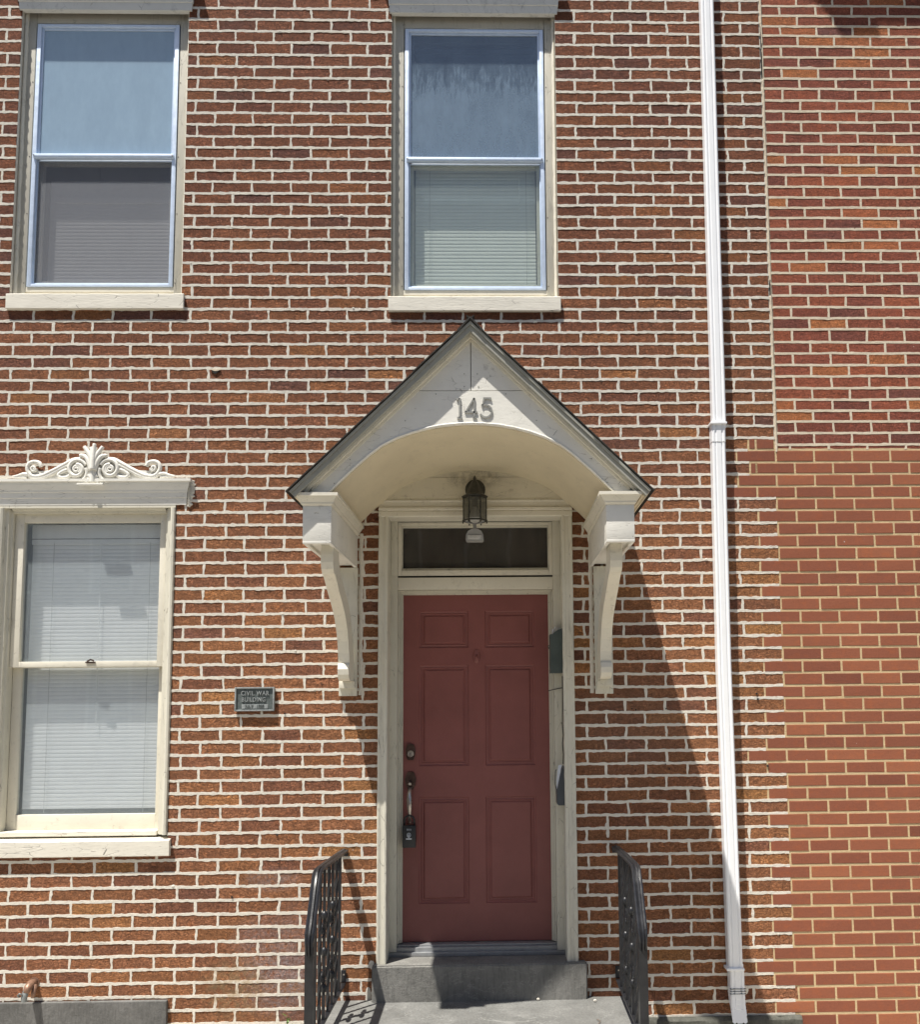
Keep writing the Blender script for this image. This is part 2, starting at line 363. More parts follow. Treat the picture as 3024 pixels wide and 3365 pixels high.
M['copper'] = simple_mat('weathered_brass', (.26, .15, .10), .45, .3, .25, 60)
M['grey_metal'] = simple_mat('grey_tap_metal', (.22, .23, .22), .5, .3, .3, 60)
M['dark_hole'] = simple_mat('dark_hole', (.02, .018, .016), .9)
M['leaf'] = simple_mat('weed_leaf', (.12, .22, .035), .6, 0, .3, 60)
M['twig'] = simple_mat('dry_twig', (.14, .10, .07), .8, 0, .3, 60)
M['interior'] = simple_mat('dim_interior', (.16, .155, .145), .8, 0, .1)
M['alu_sill'] = simple_mat('threshold_aluminium', (.36, .37, .38), .4, .5, .12, 30)

def stone_mat(name, base, speck, cracks=.0, sc=1.0):
    m, n, p, out = newmat(name); g = G(n); P = g.pos()
    a = g.noise(P, 5*sc, 6, .65); b = g.noise(P, 120, 4, .75); v = g.noise(g.mapv(P, (90, 90, 16)), 1.0, 4, .7)
    col = g.mix(g.mapr(a, .32, .7), tuple(c*.72 for c in base), tuple(c*1.22 for c in base))
    col = g.mix(g.mapr(b, .58, .72, 0, .6), col, speck)
    col = g.mix(g.mapr(v, .35, .55, .38, 0), col, tuple(c*.4 for c in base))
    l = g.math('ABSOLUTE', g.math('SUBTRACT', g.noise(g.mapv(P, (1.2, 3, 1.6), loc=(4, 4, 1)), 1.0, 6, .7, .8), .5))
    col = g.mix(g.mapr(l, .006, .0, 0, cracks), col, tuple(min(1, c*2.2) for c in base))
    n.links.new(col, p.inputs['Base Color']); p.inputs['Roughness'].default_value = .85; p.inputs['Specular IOR Level'].default_value = .25
    h = g.math('ADD', g.math('MULTIPLY', b, .5), g.math('ADD', g.noise(P, 38, 5, .7), g.math('MULTIPLY', v, .5)))
    n.links.new(g.bump(h, .003, 1.0), p.inputs['Normal']); return m
M['step'] = stone_mat('dark_step_concrete', (.205, .200, .185), (.34, .33, .30), .25)
M['landing'] = stone_mat('grey_landing_slab', (.185, .185, .175), (.27, .27, .255), .35)
M['base_stone'] = stone_mat('dark_base_stone', (.150, .147, .140), (.25, .245, .24), .1)
M['rough_stone'] = stone_mat('rough_dark_stone', (.10, .10, .085), (.22, .21, .18), .0, 3)
M['far_brick'] = simple_mat('far_brick_wall', (.20, .085, .055), .9, 0, .2, 3, .001)
M['concrete'] = stone_mat('pavement_concrete', (.47, .445, .39), (.52, .49, .44), .2, .4)
M['asphalt'] = stone_mat('street_asphalt', (.055, .055, .056), (.12, .12, .12), 0, .4)

# ------------------------------------------------------------------ ground
def structure(o, name=None):
    o['kind'] = 'structure'; return o
structure(MB().box(-14, 14, -4.2, 0.0, -.42, -.17).build('sidewalk', M['concrete']))
structure(MB().box(-14, 14, -4.38, -4.203, -.42, -.165, .01).build('kerb', M['concrete']))
structure(MB().box(-200, 200, -200, -4.383, -.45, -.31).build('road', M['asphalt']))
structure(MB().box(-200, 200, .4, 200, -.45, -.31).build('ground', M['asphalt']))

# houses across the street, whose shaded fronts the lower glass reflects
def far_house(x0, x1, h, mat, label):
    t = thing('brick_house', ((x0+x1)/2, -16, -.3), label, 'house')
    mb = MB(); mb.box(x0, x1, -22, -16, -.32, h); mb.build('wall', mat, t)
    MB().box(x0-.1, x1+.1, -22.1, -15.75, h+.002, h+.35, .03).build('cornice', M['cream'], t)
    n = 3; wd = (x1-x0)/n
    for zf in (.9, 4.0, 6.9):
        if zf+1.7 > h: continue
        for k in range(n):
            xc = x0+wd*(k+.5); w_ = MB().box(xc-.5, xc+.5, -16.02, -15.97, zf, zf+1.65).build('window', M['cream'], t)
            MB().box(xc-.42, xc+.42, -15.968, -15.96, zf+.08, zf+1.57).build('pane', M['black_plastic'], w_)
far_house(-12, -5.6, 8.6, M['far_brick'], 'dark red brick row house across the street, behind the camera to the left')
far_house(-5.5, .9, 8.9, M['far_brick'], 'dark red brick row house across the street, straight behind the camera')
far_house(1.0, 7.4, 8.5, M['far_brick'], 'dark red brick row house across the street, behind the camera to the right')

# ------------------------------------------------------------------ walls
XL, XR = -3.9, 3.3
SEAM = 1.524
ZL = [5.4274, 5.3602, 5.2908, 5.2201, 5.1476, 5.0773, 5.0087, 4.9379, 4.87, 4.8008, 4.7325, 4.6632, 4.5983, 4.5312, 4.4621, 4.3966, 4.3293, 4.2648, 4.1979, 4.1311, 4.0638, 3.9973, 3.9288, 3.8638, 3.7979, 3.731, 3.6647, 3.5975, 3.5329, 3.4671, 3.3975, 3.3313, 3.2657, 3.2013, 3.1352, 3.0693, 3.0043, 2.937, 2.8706, 2.8012, 2.7354, 2.6688, 2.6024, 2.5379, 2.4692, 2.4013, 2.3345, 2.2665, 2.1963, 2.129, 2.0609, 1.9916, 1.9252, 1.858, 1.793, 1.7254, 1.659, 1.5908, 1.5255, 1.457, 1.3903, 1.3232, 1.2559, 1.1905, 1.125, 1.0586, 0.9924, 0.925, 0.8568, 0.7892, 0.7233, 0.6563, 0.587, 0.5184, 0.4504, 0.3832, 0.3137, 0.2462, 0.1787, 0.1125, 0.0453, -0.0223, -0.0903]
NUP = 9
def zline(i):
    if i < 0: return ZL[0] - i*.0693
    if i > 82: return ZL[82] - (i-82)*.068
    return ZL[i]
RL = [5.467, 5.407, 5.342, 5.283, 5.219, 5.154, 5.088, 5.024, 4.962, 4.892, 4.828, 4.763, 4.699, 4.632, 4.569, 4.508, 4.447, 4.379, 4.315, 4.255, 4.195, 4.129, 4.064, 4.004, 3.94, 3.875, 3.811, 3.743, 3.677, 3.615, 3.55, 3.476, 3.413, 3.346, 3.283, 3.216, 3.151, 3.088, 3.027, 2.963, 2.899]
def rline(j): return RL[0]-j*.0633 if j < 0 else RL[j]
OPEN = [(-2.645, -1.720, 3.70, 5.46), (-.575, .344, 3.68, 5.46), (-2.648, -1.716, .79, 2.66), (-.612, .378, .02, 2.66)]
def smoothrand(seed, step):
    # 1-D smooth noise at a wavelength
    def f(x): return mnoise.noise(Vector((x/step, seed*7.13, seed*1.7)))
    return f
def cut(intervals, a, b):
    out = []
    for x0, x1 in intervals:
        if b <= x0 or a >= x1: out.append((x0, x1)); continue
        if a > x0: out.append((x0, a))
        if b < x1: out.append((b, x1))
    return out
def free(x0, x1, zc, zpad=0.0):
    iv = [(x0, x1)]
    for a, b, z0, z1 in OPEN:
        if z0 < zc < z1: iv = cut(iv, a, b)
    return iv

# rows : (zlo, zhi, [x joints bounding bricks], kind)
rows_old, rows_new, rows_side = [], [], []
def joints_old(r):
    base = 1.097 if r % 2 == 0 else .988
    return [base+n*.2122 for n in range(-26, 0)]+[base+n*.2108 for n in range(0, 12)]
def bound_new(r):
    if r < 37: return None
    sp = {37: 1.372, 38: 1.304, 39: 1.377, 40: 1.309, 41: 1.205, 42: 1.516, 62: 1.314, 78: 1.320, 80: 1.536}
    if r in sp: return sp[r]
    return 1.518 if r % 2 == 0 else 1.414
for r in range(-NUP, 85):
    zt, zb = zline(r), zline(r+1); zc = (zt+zb)/2
    rnd = random.Random(r*31+5)
    bx = bound_new(r); xr = SEAM-.008 if bx is None else min(bx, SEAM-.008 if r < 38 else 9)
    js = [j+rnd.uniform(-.006, .006) for j in joints_old(r)]
    for a, b in free(XL, xr, zc):
        inner = [j for j in js if a+.018 < j < b-.018]
        if b > xr-.001: inner = [j for j in inner if j < b-.05]
        rows_old.append((r, zb, zt, [a]+inner+[b]))
    if bx is not None:
        end = SEAM-.008 if r < 38 else XR
        base = 1.52 if r % 2 == 0 else 1.412
        inner = [base+n*.2098 for n in range(0, 12)]
        if r == 39: inner.append(1.412)
        inner = sorted(j for j in inner if bx+.03 < j < end-.03)
        rows_new.append((r, zb, zt, [bx]+inner+[end]))
for j in range(-10, 40):
    zt, zb = rline(j), rline(j+1); base = 1.635 if j % 2 == 0 else 1.734
    inner = [base+n*.2088 for n in range(-1, 10) if SEAM+.03 < base+n*.2088 < XR-.03]
    rows_side.append((j, zb, zt, [SEAM+.008]+inner+[XR]))
rows_side.append((40, ZL[38], RL[40], [SEAM+.008]+[1.60+n*.213 for n in range(9) if 1.60+n*.213 < XR]+[XR]))

def ribbon_h(mb, seed, z, x0, x1, half, proud, step=.010, wob=.0044):
    n = max(2, int((x1-x0)/step)); f1 = smoothrand(seed+.1, .045); f2 = smoothrand(seed+.2, .018); f3 = smoothrand(seed+.3, .25); f4 = smoothrand(seed+.4, .05); f5 = smoothrand(seed+.6, .02)
    vs = []
    for i in range(n+1):
        x = x0+(x1-x0)*i/n; zc = z+f3(x)*.0030
        up = half*(1+.28*f1(x)) + wob*f2(x) + max(0, f1(x+9)-.42)*.012
        dn = half*(1+.28*f4(x)) + wob*f5(x) + max(0, f4(x+5)-.45)*.010
        pr = proud*(1+.5*f2(x+3))
        vs += [(x, .0030, zc+up), (x, -pr*.92, zc+up*.88), (x, -pr, zc-dn*.88), (x, .0030, zc-dn)]
    mb.add(vs, [(4*i+k, 4*i+k+1, 4*i+k+5, 4*i+k+4) for i in range(n) for k in range(3)])
def ribbon_v(mb, seed, x, z0, z1, half, proud, wob=.0032):
    n = 5; f1 = smoothrand(seed+.15, .02); f2 = smoothrand(seed+.35, .02); lean = mnoise.noise(Vector((seed*3.3, 1, 2)))*.004
    vs = []
    for i in range(n+1):
        t = i/n; z = z0+(z1-z0)*t; xc = x+lean*(t-.5)*2
        a = half+wob*2.2*f1(z); b = half+wob*2.2*f2(z); pr = proud*(1+.4*f1(z+2))
        vs += [(xc-a, .0030, z), (xc-a*.85, -pr, z), (xc+b*.85, -pr, z), (xc+b, .0030, z)]
    mb.add(vs, [(4*i+k, 4*i+k+1, 4*i+k+5, 4*i+k+4) for i in range(n) for k in range(3)])

def rough_template(seed, w, h, amp=.0011, depth=.09, nx=5, nz=2):
    rnd = random.Random(seed); vs = []; idx = {}
    for k in range(nz+1):
        for i in range(nx+1):
            x = -w/2+w*i/nx; z = -h/2+h*k/nz; edge = i in (0, nx) or k in (0, nz)
            y = rnd.uniform(-amp, amp)*(.4 if edge else 1)
            idx[(i, k)] = len(vs); vs.append((x, y, z))
    fs = [(idx[i, k], idx[i+1, k], idx[i+1, k+1], idx[i, k+1]) for i in range(nx) for k in range(nz)]
    per = [(i, 0) for i in range(nx)]+[(nx, k) for k in range(nz)]+[(i, nz) for i in range(nx, 0, -1)]+[(0, k) for k in range(nz, 0, -1)]
    m0 = len(vs); n = len(per)
    for i, k in per: vs.append(vs[idx[i, k]])
    for i, k in per:
        x, y, z = vs[idx[i, k]]; vs.append((x, depth, z))
    for a in range(n):
        b = (a+1) % n; fs.append((m0+a, m0+n+a, m0+n+b, m0+b))
    return vs, fs
def crisp_template(seed, w, h, depth=.09, c=.0016, proud=.0018):
    rnd = random.Random(seed); j = lambda: rnd.uniform(-.0009, .0009)
    fr = [(-w/2+c, -proud, -h/2+c), (w/2-c, -proud, -h/2+c), (w/2-c, -proud, h/2-c), (-w/2+c, -proud, h/2-c)]
    fr = [(x+j(), y+j()*.4, z+j()) for x, y, z in fr]
    md = [(-w/2, -proud+c, -h/2), (w/2, -proud+c, -h/2), (w/2, -proud+c, h/2), (-w/2, -proud+c, h/2)]
    bk = [(x, depth, z) for x, y, z in md]; vs = fr+md+bk; fs = [(0, 1, 2, 3)]
    for s_ in (0, 4):
        for k in range(4): fs.append((s_+k, s_+4+k, s_+4+(k+1) % 4, s_+(k+1) % 4))
    return vs, fs

def project(x, y, z):
    d = Vector((x, y, z))-CAM; q = d.dot(fw)
    return 1704.07+3028*d.dot(rr)/q, 2004.19-3028*d.dot(uu)/q
def mean_frame(x, z, hw):
    px, py = project(x, 0, z); return px, py

def lay_wall(root, rows, half_h, half_v, template, mat, tintf, pad_z, pad_x, mortar_fn, limit=300, yoff=0.0, shapes=8, smooth=True):
    bricks = []
    for r, zb, zt, js in rows:
        for a, b in zip(js[:-1], js[1:]):
            if b-a < .012: continue
            bricks.append((r, a, b, zb, zt))
    def size(bk):
        r, a, b, zb, zt = bk
        p0 = project(a, 0, zb); p1 = project(b, 0, zt)
        x0, x1 = max(0, p0[0]), min(3024, p1[0]); y0, y1 = max(0, p1[1]), min(3365, p0[1])
        if x1 <= x0 or y1 <= y0: return 0
        xc, zc = (a+b)/2, (zb+zt)/2
        # bricks behind the canopy, step, landing or stone courses do not show
        if abs(xc+.116) < .80-(zc-2.45)*1.03 and zc > 2.45 and zc < 3.2: return 0
        if zc < .17 and -.65 < xc < .44: return 0
        if -.88 < xc < -.72 and 1.56 < zc < 2.45: return 0
        if .5 < xc < .63 and 1.56 < zc < 2.45: return 0
        if zc < .03 and xc < -1.69: return 0
        return (x1-x0)*(y1-y0)
    order = sorted(range(len(bricks)), key=lambda i: -size(bricks[i]))
    single = set(i for i in order[:limit] if size(bricks[i]) > 0)
    tm = {}
    stuff_v, stuff_f, stuff_t = [], [], []
    for i, (r, a, b, zb, zt) in enumerate(bricks):
        w_, h_ = b-a-2*pad_x, zt-zb-2*pad_z; wr = round(w_, 2)
        rnd = random.Random(i*13+r); t = tintf(r, (a+b)/2, (zb+zt)/2, rnd)
        if i in single:
            key = (wr, rnd.randrange(shapes))
            if key not in tm:
                vs, fs = template(hash(key) & 0xffff, wr, .052)
                me = bpy.data.meshes.new('brick'); me.from_pydata(vs, [], fs); me.materials.append(mat)
                if smooth: me.polygons.foreach_set('use_smooth', [True]*len(me.polygons))
                tm[key] = me
            o = bpy.data.objects.new('brick', tm[key]); COL.objects.link(o)
            o.location = ((a+b)/2, yoff+rnd.uniform(-.0008, .0008), (zb+zt)/2); o.scale = (w_/wr, 1, h_/.052)
            o['tint'] = t; setp(o, root)
        else:
            vs, fs = template(i, w_, h_); n0 = len(stuff_v); yo = yoff+rnd.uniform(-.0008, .0008)
            cx, cz = (a+b)/2, (zb+zt)/2
            stuff_v += [(x+cx, y+yo, z+cz) for x, y, z in vs]; stuff_f += [tuple(k+n0 for k in f) for f in fs]; stuff_t += [t]*len(vs)
    if stuff_v:
        me = bpy.data.meshes.new('brick'); me.from_pydata(stuff_v, [], stuff_f); me.materials.append(mat)
        at = me.attributes.new('tint', 'FLOAT', 'POINT'); at.data.foreach_set('value', stuff_t)
        if smooth: me.polygons.foreach_set('use_smooth', [True]*len(me.polygons))
        o = link('brick', me, root); o['kind'] = 'stuff'
    mb = MB(); mortar_fn(mb)
    me = bpy.data.meshes.new('mortar'); me.from_pydata(mb.v, [], mb.f); me.update()
    return me

def tint_old(r, x, z, rnd):
    t = rnd.gauss(.46, .12)
    q = rnd.random()
    if q < .09: t = rnd.uniform(.0, .18)
    elif q > .94: t = rnd.uniform(.75, .95)
    t += .16*(1-min(1, max(0, z/4.2)))-.04
    if x > 1.1 and z < 2.4: t += .08
    return min(1, max(0.001, t))
def tint_side(r, x, z, rnd):
    t = rnd.gauss(.5, .2)
    if rnd.random() < .10: t = rnd.uniform(.92, 1)
    if r > 37: t *= .5
    return min(1, max(.001, t))
def tint_new(r, x, z, rnd):
    t = rnd.gauss(.52, .19)
    if r < 43 and x < 1.6: t *= .5
    return min(1, max(.001, t))

# -- old rough brick wall
wall = thing('brick_wall', (0, 0, -.17), 'rough dark red brick front wall of the house in thick pale mortar, left of the vertical seam', 'wall')
def mort_old(mb):
    for k in range(-NUP, 86):
        z = zline(k)
        for a, b in free(XL, SEAM-.006, z):
            bx = bound_new(min(k, 84)); bx2 = bound_new(k-1)
            lim = b
            if b > 1.5 and k >= 38:
                lim = max(bx or 0, bx2 or 0) if k not in (38,) else 1.37
                lim = min(lim-.004, SEAM-.006)
            elif b > 1.5 and k == 37: lim = b
            ribbon_h(mb, k*1.37+a, z, a, lim, .0079, .0014)
    for r, zb, zt, js in rows_old:
        for j in js[1:-1]: ribbon_v(mb, r*3.1+j*5.7, j, zb+.001, zt-.001, .0070, .0012)
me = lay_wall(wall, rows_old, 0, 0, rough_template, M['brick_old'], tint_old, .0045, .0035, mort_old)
o = link('mortar', me, wall, M['mortar'], False); o['kind'] = 'stuff'
# solid body of the wall behind the joints, with the window and door openings
body = MB(); xs = [XL]+sorted({v for a, b, _, _ in OPEN for v in (a-.003, b+.003)})+[SEAM]
ops = [(a-.003, b+.003, z0-.003, z1+.003) for a, b, z0, z1 in OPEN]
zs = [-.17]+sorted({v for _, _, a, b in ops for v in (a, b)})+[6.1]
for xa, xb in zip(xs[:-1], xs[1:]):
    for za, zb in zip(zs[:-1], zs[1:]):
        xc, zc = (xa+xb)/2, (za+zb)/2
        if any(a < xc < b and c < zc < d for a, b, c, d in ops): continue
        body.box(xa, xb, .0035, .24, za, zb)
body.build('wall_core', M['mortar'], wall)
# render smears, drips and lumps of mortar standing proud
lump = MB()
def blot(mb, x, z, rx, rz, n=14, y=-.0045):
    vs = [(x, y-.002, z)]
    for k in range(n):
        an = 2*math.pi*k/n; q = 1+.35*mnoise.noise(Vector((math.cos(an)*1.3+x*9, math.sin(an)*1.3, z*9)))
        vs.append((x+rx*q*math.cos(an), .002, z+rz*q*math.sin(an)))
    mb.add(vs, [(0, 1+k, 1+(k+1) % n) for k in range(n)])
rl = random.Random(4)
for k in range(46):
    z = ZL[rl.randrange(2, 80)]+rl.uniform(-.006, .006); x = rl.uniform(-1.7, 1.45)
    if any(a-.03 < x < b+.03 and c < z < d for a, b, c, d in OPEN): continue
    blot(lump, x, z, rl.uniform(.008, .022), rl.uniform(.006, .012))
blot(lump, .565, .83, .016, .035); blot(lump, .56, .87, .012, .02); blot(lump, 1.26, .03, .02, .03)
for xa, s1 in ((.4975, 61), (-.7275, 71)):
    z0, z1 = (1.56, 2.42); n_ = 60; fa, fb_ = smoothrand(s1, .03), smoothrand(s1+1, .02); vs = []
    for i in range(n_+1):
        z = z0+(z1-z0)*i/n_; a, b = .013+.006*fa(z), .013+.006*fb_(z)
        vs += [(xa-a, .003, z), (xa-a*.8, -.0020, z), (xa+b*.8, -.0020, z), (xa+b, .003, z)]
    lump.add(vs, [(4*i+k, 4*i+k+1, 4*i+k+5, 4*i+k+4) for i in range(n_) for k in range(3)])
blot(lump, -.675, .02, .022, .11); blot(lump, -.66, .19, .02, .03)
o = lump.build('mortar_lump', M['mortar'], wall, True); o['kind'] = 'stuff'

# -- red wall of the neighbouring house, above the patch
side = thing('brick_wall', (2.4, 0, 2.87), 'smoother dark red brick wall right of the vertical seam, upper right, above the repaired patch', 'wall')
def mort_side(mb):
    for j in range(-10, 41): ribbon_h(mb, 300+j*1.7, rline(j), SEAM+.006, XR, .0076, .0012, wob=.0012)
    for r, zb, zt, js in rows_side:
        for j in js[1:-1]: ribbon_v(mb, 200+r*3.1+j*5.7, j, zb+.001, zt-.001, .0070, .0010, .0012)
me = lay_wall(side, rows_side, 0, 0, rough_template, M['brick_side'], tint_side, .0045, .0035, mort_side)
o = link('mortar', me, side, M['mortar_side'], False); o['kind'] = 'stuff'
MB().box(SEAM+.0005, XR, .0035, .24, 2.872, 6.1).build('wall_core', M['mortar_side'], side)
sj = MB(); f = smoothrand(3, .15); f2 = smoothrand(4, .05); n = 260; vs = []
for i in range(n+1):
    z = 2.86+3.2*i/n; x = SEAM+.002*f(z)+(.002 if z > 5.0 else 0); gap = 1 if (5.02 < z < 5.36 or 3.74 < z < 3.83) and f2(z) > -.2 else 0
    h_ = .0075+.0015*f2(z); pr = .0035 if not gap else -.004
    vs += [(x-h_*(.3 if gap else 1), .0045, z), (x-h_*.5*(.3 if gap else 1), -pr, z), (x+h_*.5, -pr*(1 if not gap else -.6), z), (x+h_, .0045, z)]
sj.add(vs, [(4*i+k, 4*i+k+1, 4*i+k+5, 4*i+k+4) for i in range(n) for k in range(3)])
sj.build('seam_joint', M['mortar_side'], side)
cr = MB(); cr.box(SEAM-.006, SEAM-.001, -.0032, .003, 5.03, 5.20); cr.box(SEAM-.004, SEAM+.0005, -.0034, .003, 5.22, 5.34); cr.box(SEAM-.005, SEAM, -.0036, .003, 3.75, 3.82)
cr.build('crack', M['dark_hole'], side)

# -- repaired lower right wall of new smooth bricks
patch = thing('brick_wall', (2.3, 0, -.17), 'lower right wall of new smooth orange red bricks in tan mortar, toothed into the old wall', 'wall')
rp_core = MB()
for r, zb, zt, js in rows_new:
    rp_core.box(js[0]-.004, js[-1], .0008, .0033, zb, zt)
rp_core.box(SEAM+.0005, XR, .0037, .24, -.17, 2.870)
def mort_new(mb):
    for r, zb, zt, js in rows_new:
        ribbon_h(mb, 700+r*1.7, zt, js[0]-.006, js[-1], .0074, -.0002, wob=.0006)
        for j in [js[0]]+js[1:-1]: ribbon_v(mb, 500+r*3.1+j*5.7, j, zb+.001, zt-.001, .0062, -.0002, .0005)
me = lay_wall(patch, rows_new, 0, 0, crisp_template, M['brick_new'], tint_new, .0066, .0056, mort_new, smooth=False)
o = link('mortar', me, patch, M['mortar_tan'], False); o['kind'] = 'stuff'
rp_core.build('wall_core', M['mortar_tan'], patch)

# small anchor holes left in the bricks
hole_pts = [(-1.525, 3.305, .006), (-1.12, 1.468, .004), (-.93, 1.62, .0035), (-.99, 1.30, .0035), (.705, 1.475, .004), (.725, 1.470, .004), (.885, 1.474, .004), (.70, 1.18, .0035), (.715, 1.155, .0035),
            (.875, 1.185, .0035), (.895, 1.160, .004), (1.415, 1.17, .006), (1.375, 1.52, .006), (1.37, 1.55, .005), (-1.15, .845, .005), (-1.14, .70, .003), (-1.375, .535, .005)]
for x, z, r_ in hole_pts[1:]:
    b = MB(); b.tube([(x, -.0062, z), (x, .004, z)], [r_, r_*.7], 8); b.build('anchor_hole', M['dark_hole'], wall)
b = MB(); b.prism([(-1.545+.045*k/8, 3.320-.020*math.sin(math.pi*k/8)) for k in range(9)], -.0065, .004); b.build('chipped_hollow', M['dark_hole'], wall)
b = MB(); b.prism([(-1.548+.055*k/8, 3.324-.010*math.sin(math.pi*k/8)) for k in range(9)], -.0075, .0); b.build('mortar_lip', M['mortar_side'], wall)

# foundation stones
tag(MB().box(-3.9, -1.688, -.022, .10, -.172, .032, .004).build('foundation_stone', M['base_stone']), 'smooth dark grey foundation stone under the brass tap at lower left', 'stone')
rs = MB(); bm = bmesh.new(); bmesh.ops.create_grid(bm, x_segments=30, y_segments=5, size=.5)
for v in bm.verts:
    x, z = v.co.x, v.co.y; X = .735+(x+.5)*.805; Z = -.172+(z+.5)*.082
    v.co = Vector((X, -.035+.012*mnoise.noise(Vector((X*22, Z*30, 2)))+(.02 if z > .45 else 0), Z+.006*mnoise.noise(Vector((X*15, 3, 0)))))
rs.bm(bm); bm.free(); rs.box(.735, 1.54, -.018, .1, -.172, -.0935)
tag(rs.build('foundation_stone', M['rough_stone'], None, 'auto'), 'rough dark foundation stone behind the foot of the white downspout', 'stone')

# dim rooms behind the openings
room = MB()
for a, b, z0, z1 in OPEN:
    x0, x1, y0, y1 = a-.25, b+.25, .245, 1.6
    z0 -= .2; z1 += .2
    room.box(x0, x1, y1, y1+.02, z0, z1); room.box(x0-.02, x0, y0, y1, z0, z1); room.box(x1, x1+.02, y0, y1, z0, z1)
    room.box(x0, x1, y0, y1, z0-.02, z0); room.box(x0, x1, y0, y1, z1, z1+.02)
structure(room.build('interior', M['interior']))

# unseen overhang above the frame, outlined to throw the shadow at upper right
overhang = thing('unseen_overhang', (2.2, -.3, 6.9), 'wooden bay of the neighbouring house above the red wall, out of frame at upper right', 'bay window')
dX, dZ = -.94*.62, 3.6*.62
pts = [(1.30, 5.75), (1.83, 5.51), (1.93, 5.393), (1.975, 5.30), (1.996, 5.280), (2.208, 5.283), (2.208, 5.345), (2.75, 5.345), (2.75, 6.6), (1.30, 6.6)]
fr = [(x+dX, z+dZ) for x, z in pts]
MB().prism(fr, -.62, 0.0).build('overhang_body', M['cream'], overhang)
MB().prism([(fr[9][0]-.05, fr[9][1]), (fr[8][0]+.05, fr[8][1]), (fr[8][0]+.05, fr[8][1]+.08), (fr[9][0]-.05, fr[9][1]+.08)], -.68, 0.0).build('overhang_top', M['shingle'], overhang)

# ------------------------------------------------------------------ windows
def rect_frame(mb, x0, x1, z0, z1, wl, wr, wb, wt, y0, y1, c=.0015):
    # four members butted end to end
    mb.box(x0, x0+wl, y0, y1, z0, z1, c); mb.box(x1-wr, x1, y0, y1, z0, z1, c)
    if wb: mb.box(x0+wl, x1-wr, y0+.0006, y1, z0, z0+wb, c)
    if wt: mb.box(x0+wl, x1-wr, y0+.0006, y1, z1-wt, z1, c)
def make_blind(win, x0, x1, z0, z1, y, mat, pitch=.0207, tilt=62, name='blind', cords=(.16, .84), wand=None):
    hd = MB().box(x0, x1, y-.012, y+.014, z1-.028, z1, .002).build(name, mat, win)
    # one slat mesh, shared
    W = x1-x0; vs = []; k = 5; sw = .0245
    for i in range(k+1):
        t = i/k-.5; cr_ = .0022*(1-4*t*t); a = R(tilt+12)
        yy, zz = t*sw*math.cos(a)-cr_*math.sin(a), t*sw*math.sin(a)+cr_*math.cos(a)
        vs += [(-W/2+.002, yy, zz), (W/2-.002, yy, zz)]
    me = bpy.data.meshes.new('slat'); me.from_pydata(vs, [], [(2*i, 2*i+1, 2*i+3, 2*i+2) for i in range(k)]); me.materials.append(mat)
    me.polygons.foreach_set('use_smooth', [True]*len(me.polygons))
    n = int((z1-.03-z0)/pitch); rnd = random.Random(int(z0*100))
    for i in range(n):
        o = bpy.data.objects.new('slat', me); COL.objects.link(o)
        o.location = ((x0+x1)/2, y, z1-.040-i*pitch+rnd.uniform(-.0006, .0006)); o.rotation_euler = (R(rnd.uniform(-1.5, 1.5)), R(rnd.uniform(-.05, .05)), 0); setp(o, hd)
    for c_ in cords:
        x = x0+W*c_; MB().tube([(x, y-.0135, z1-.02), (x+.001, y-.0135, (z0+z1)/2), (x, y-.0135, z0)], .0011, 5).build('cord', M['cord'], hd)
    if wand: MB().tube([(x0+W*wand, y-.017, z1-.02), (x0+W*wand+.003, y-.018, z0+.45)], .0022, 6).build('wand', mat, hd)
    return hd

def cornice(win, x0, x1, zb, zt, proj, mat, y1=.02):
    # moulded window head: profile (drop from top, projection)
    prof = [(0, proj), (.10, proj), (.12, proj*.80), (.22, proj*.72), (.42, proj*.45), (.50, proj*.42), (.51, proj*.34), (.72, proj*.30), (.73, proj*.22), (1.0, proj*.18)]
    H = zt-zb; rings = []
    mb = MB(); vs = []
    for t, pj in prof:
        z = zt-H*t; e = pj-proj*.18
        vs += [(x0-e*.9, y1, z), (x0-e*.9, -pj, z), (x1+e*.9, -pj, z), (x1+e*.9, y1, z)]
    n = len(prof); fs = [(4*i+k, 4*i+k+1, 4*i+k+5, 4*i+k+4) for i in range(n-1) for k in range(3)]
    fs += [(0, 1, 2, 3), (4*n-1, 4*n-2, 4*n-3, 4*n-4)]
    mb.add(vs, fs); return mb.build('cornice', mat, win)

def sill(win, x0, x1, z0, z1, proj, mat, y1=.12):
    mb = MB(); n = 40; f = smoothrand(x0*3+z0, .09); f2 = smoothrand(x0+5, .03); vs = []
    for i in range(n+1):
        x = x0+(x1-x0)*i/n; d = 0.0; e = .0012*f2(x+2)
        vs += [(x, y1, z1+.010), (x, .03, z1+.008), (x, -proj+.004, z1+e), (x, -proj+d, z1-.004+e), (x, -proj+.001+d, z0+.003), (x, -proj+.004, z0+e*.6), (x, 0.02, z0), (x, y1, z0)]
    k = 8
    fs = [(k*i+a, k*i+(a+1) % k, k*(i+1)+(a+1) % k, k*(i+1)+a) for i in range(n) for a in range(k)]+[tuple(range(k)), tuple(k*n+a for a in range(k-1, -1, -1))]
    mb.add(vs, fs); return mb.build('sill', mat, win, 'auto')

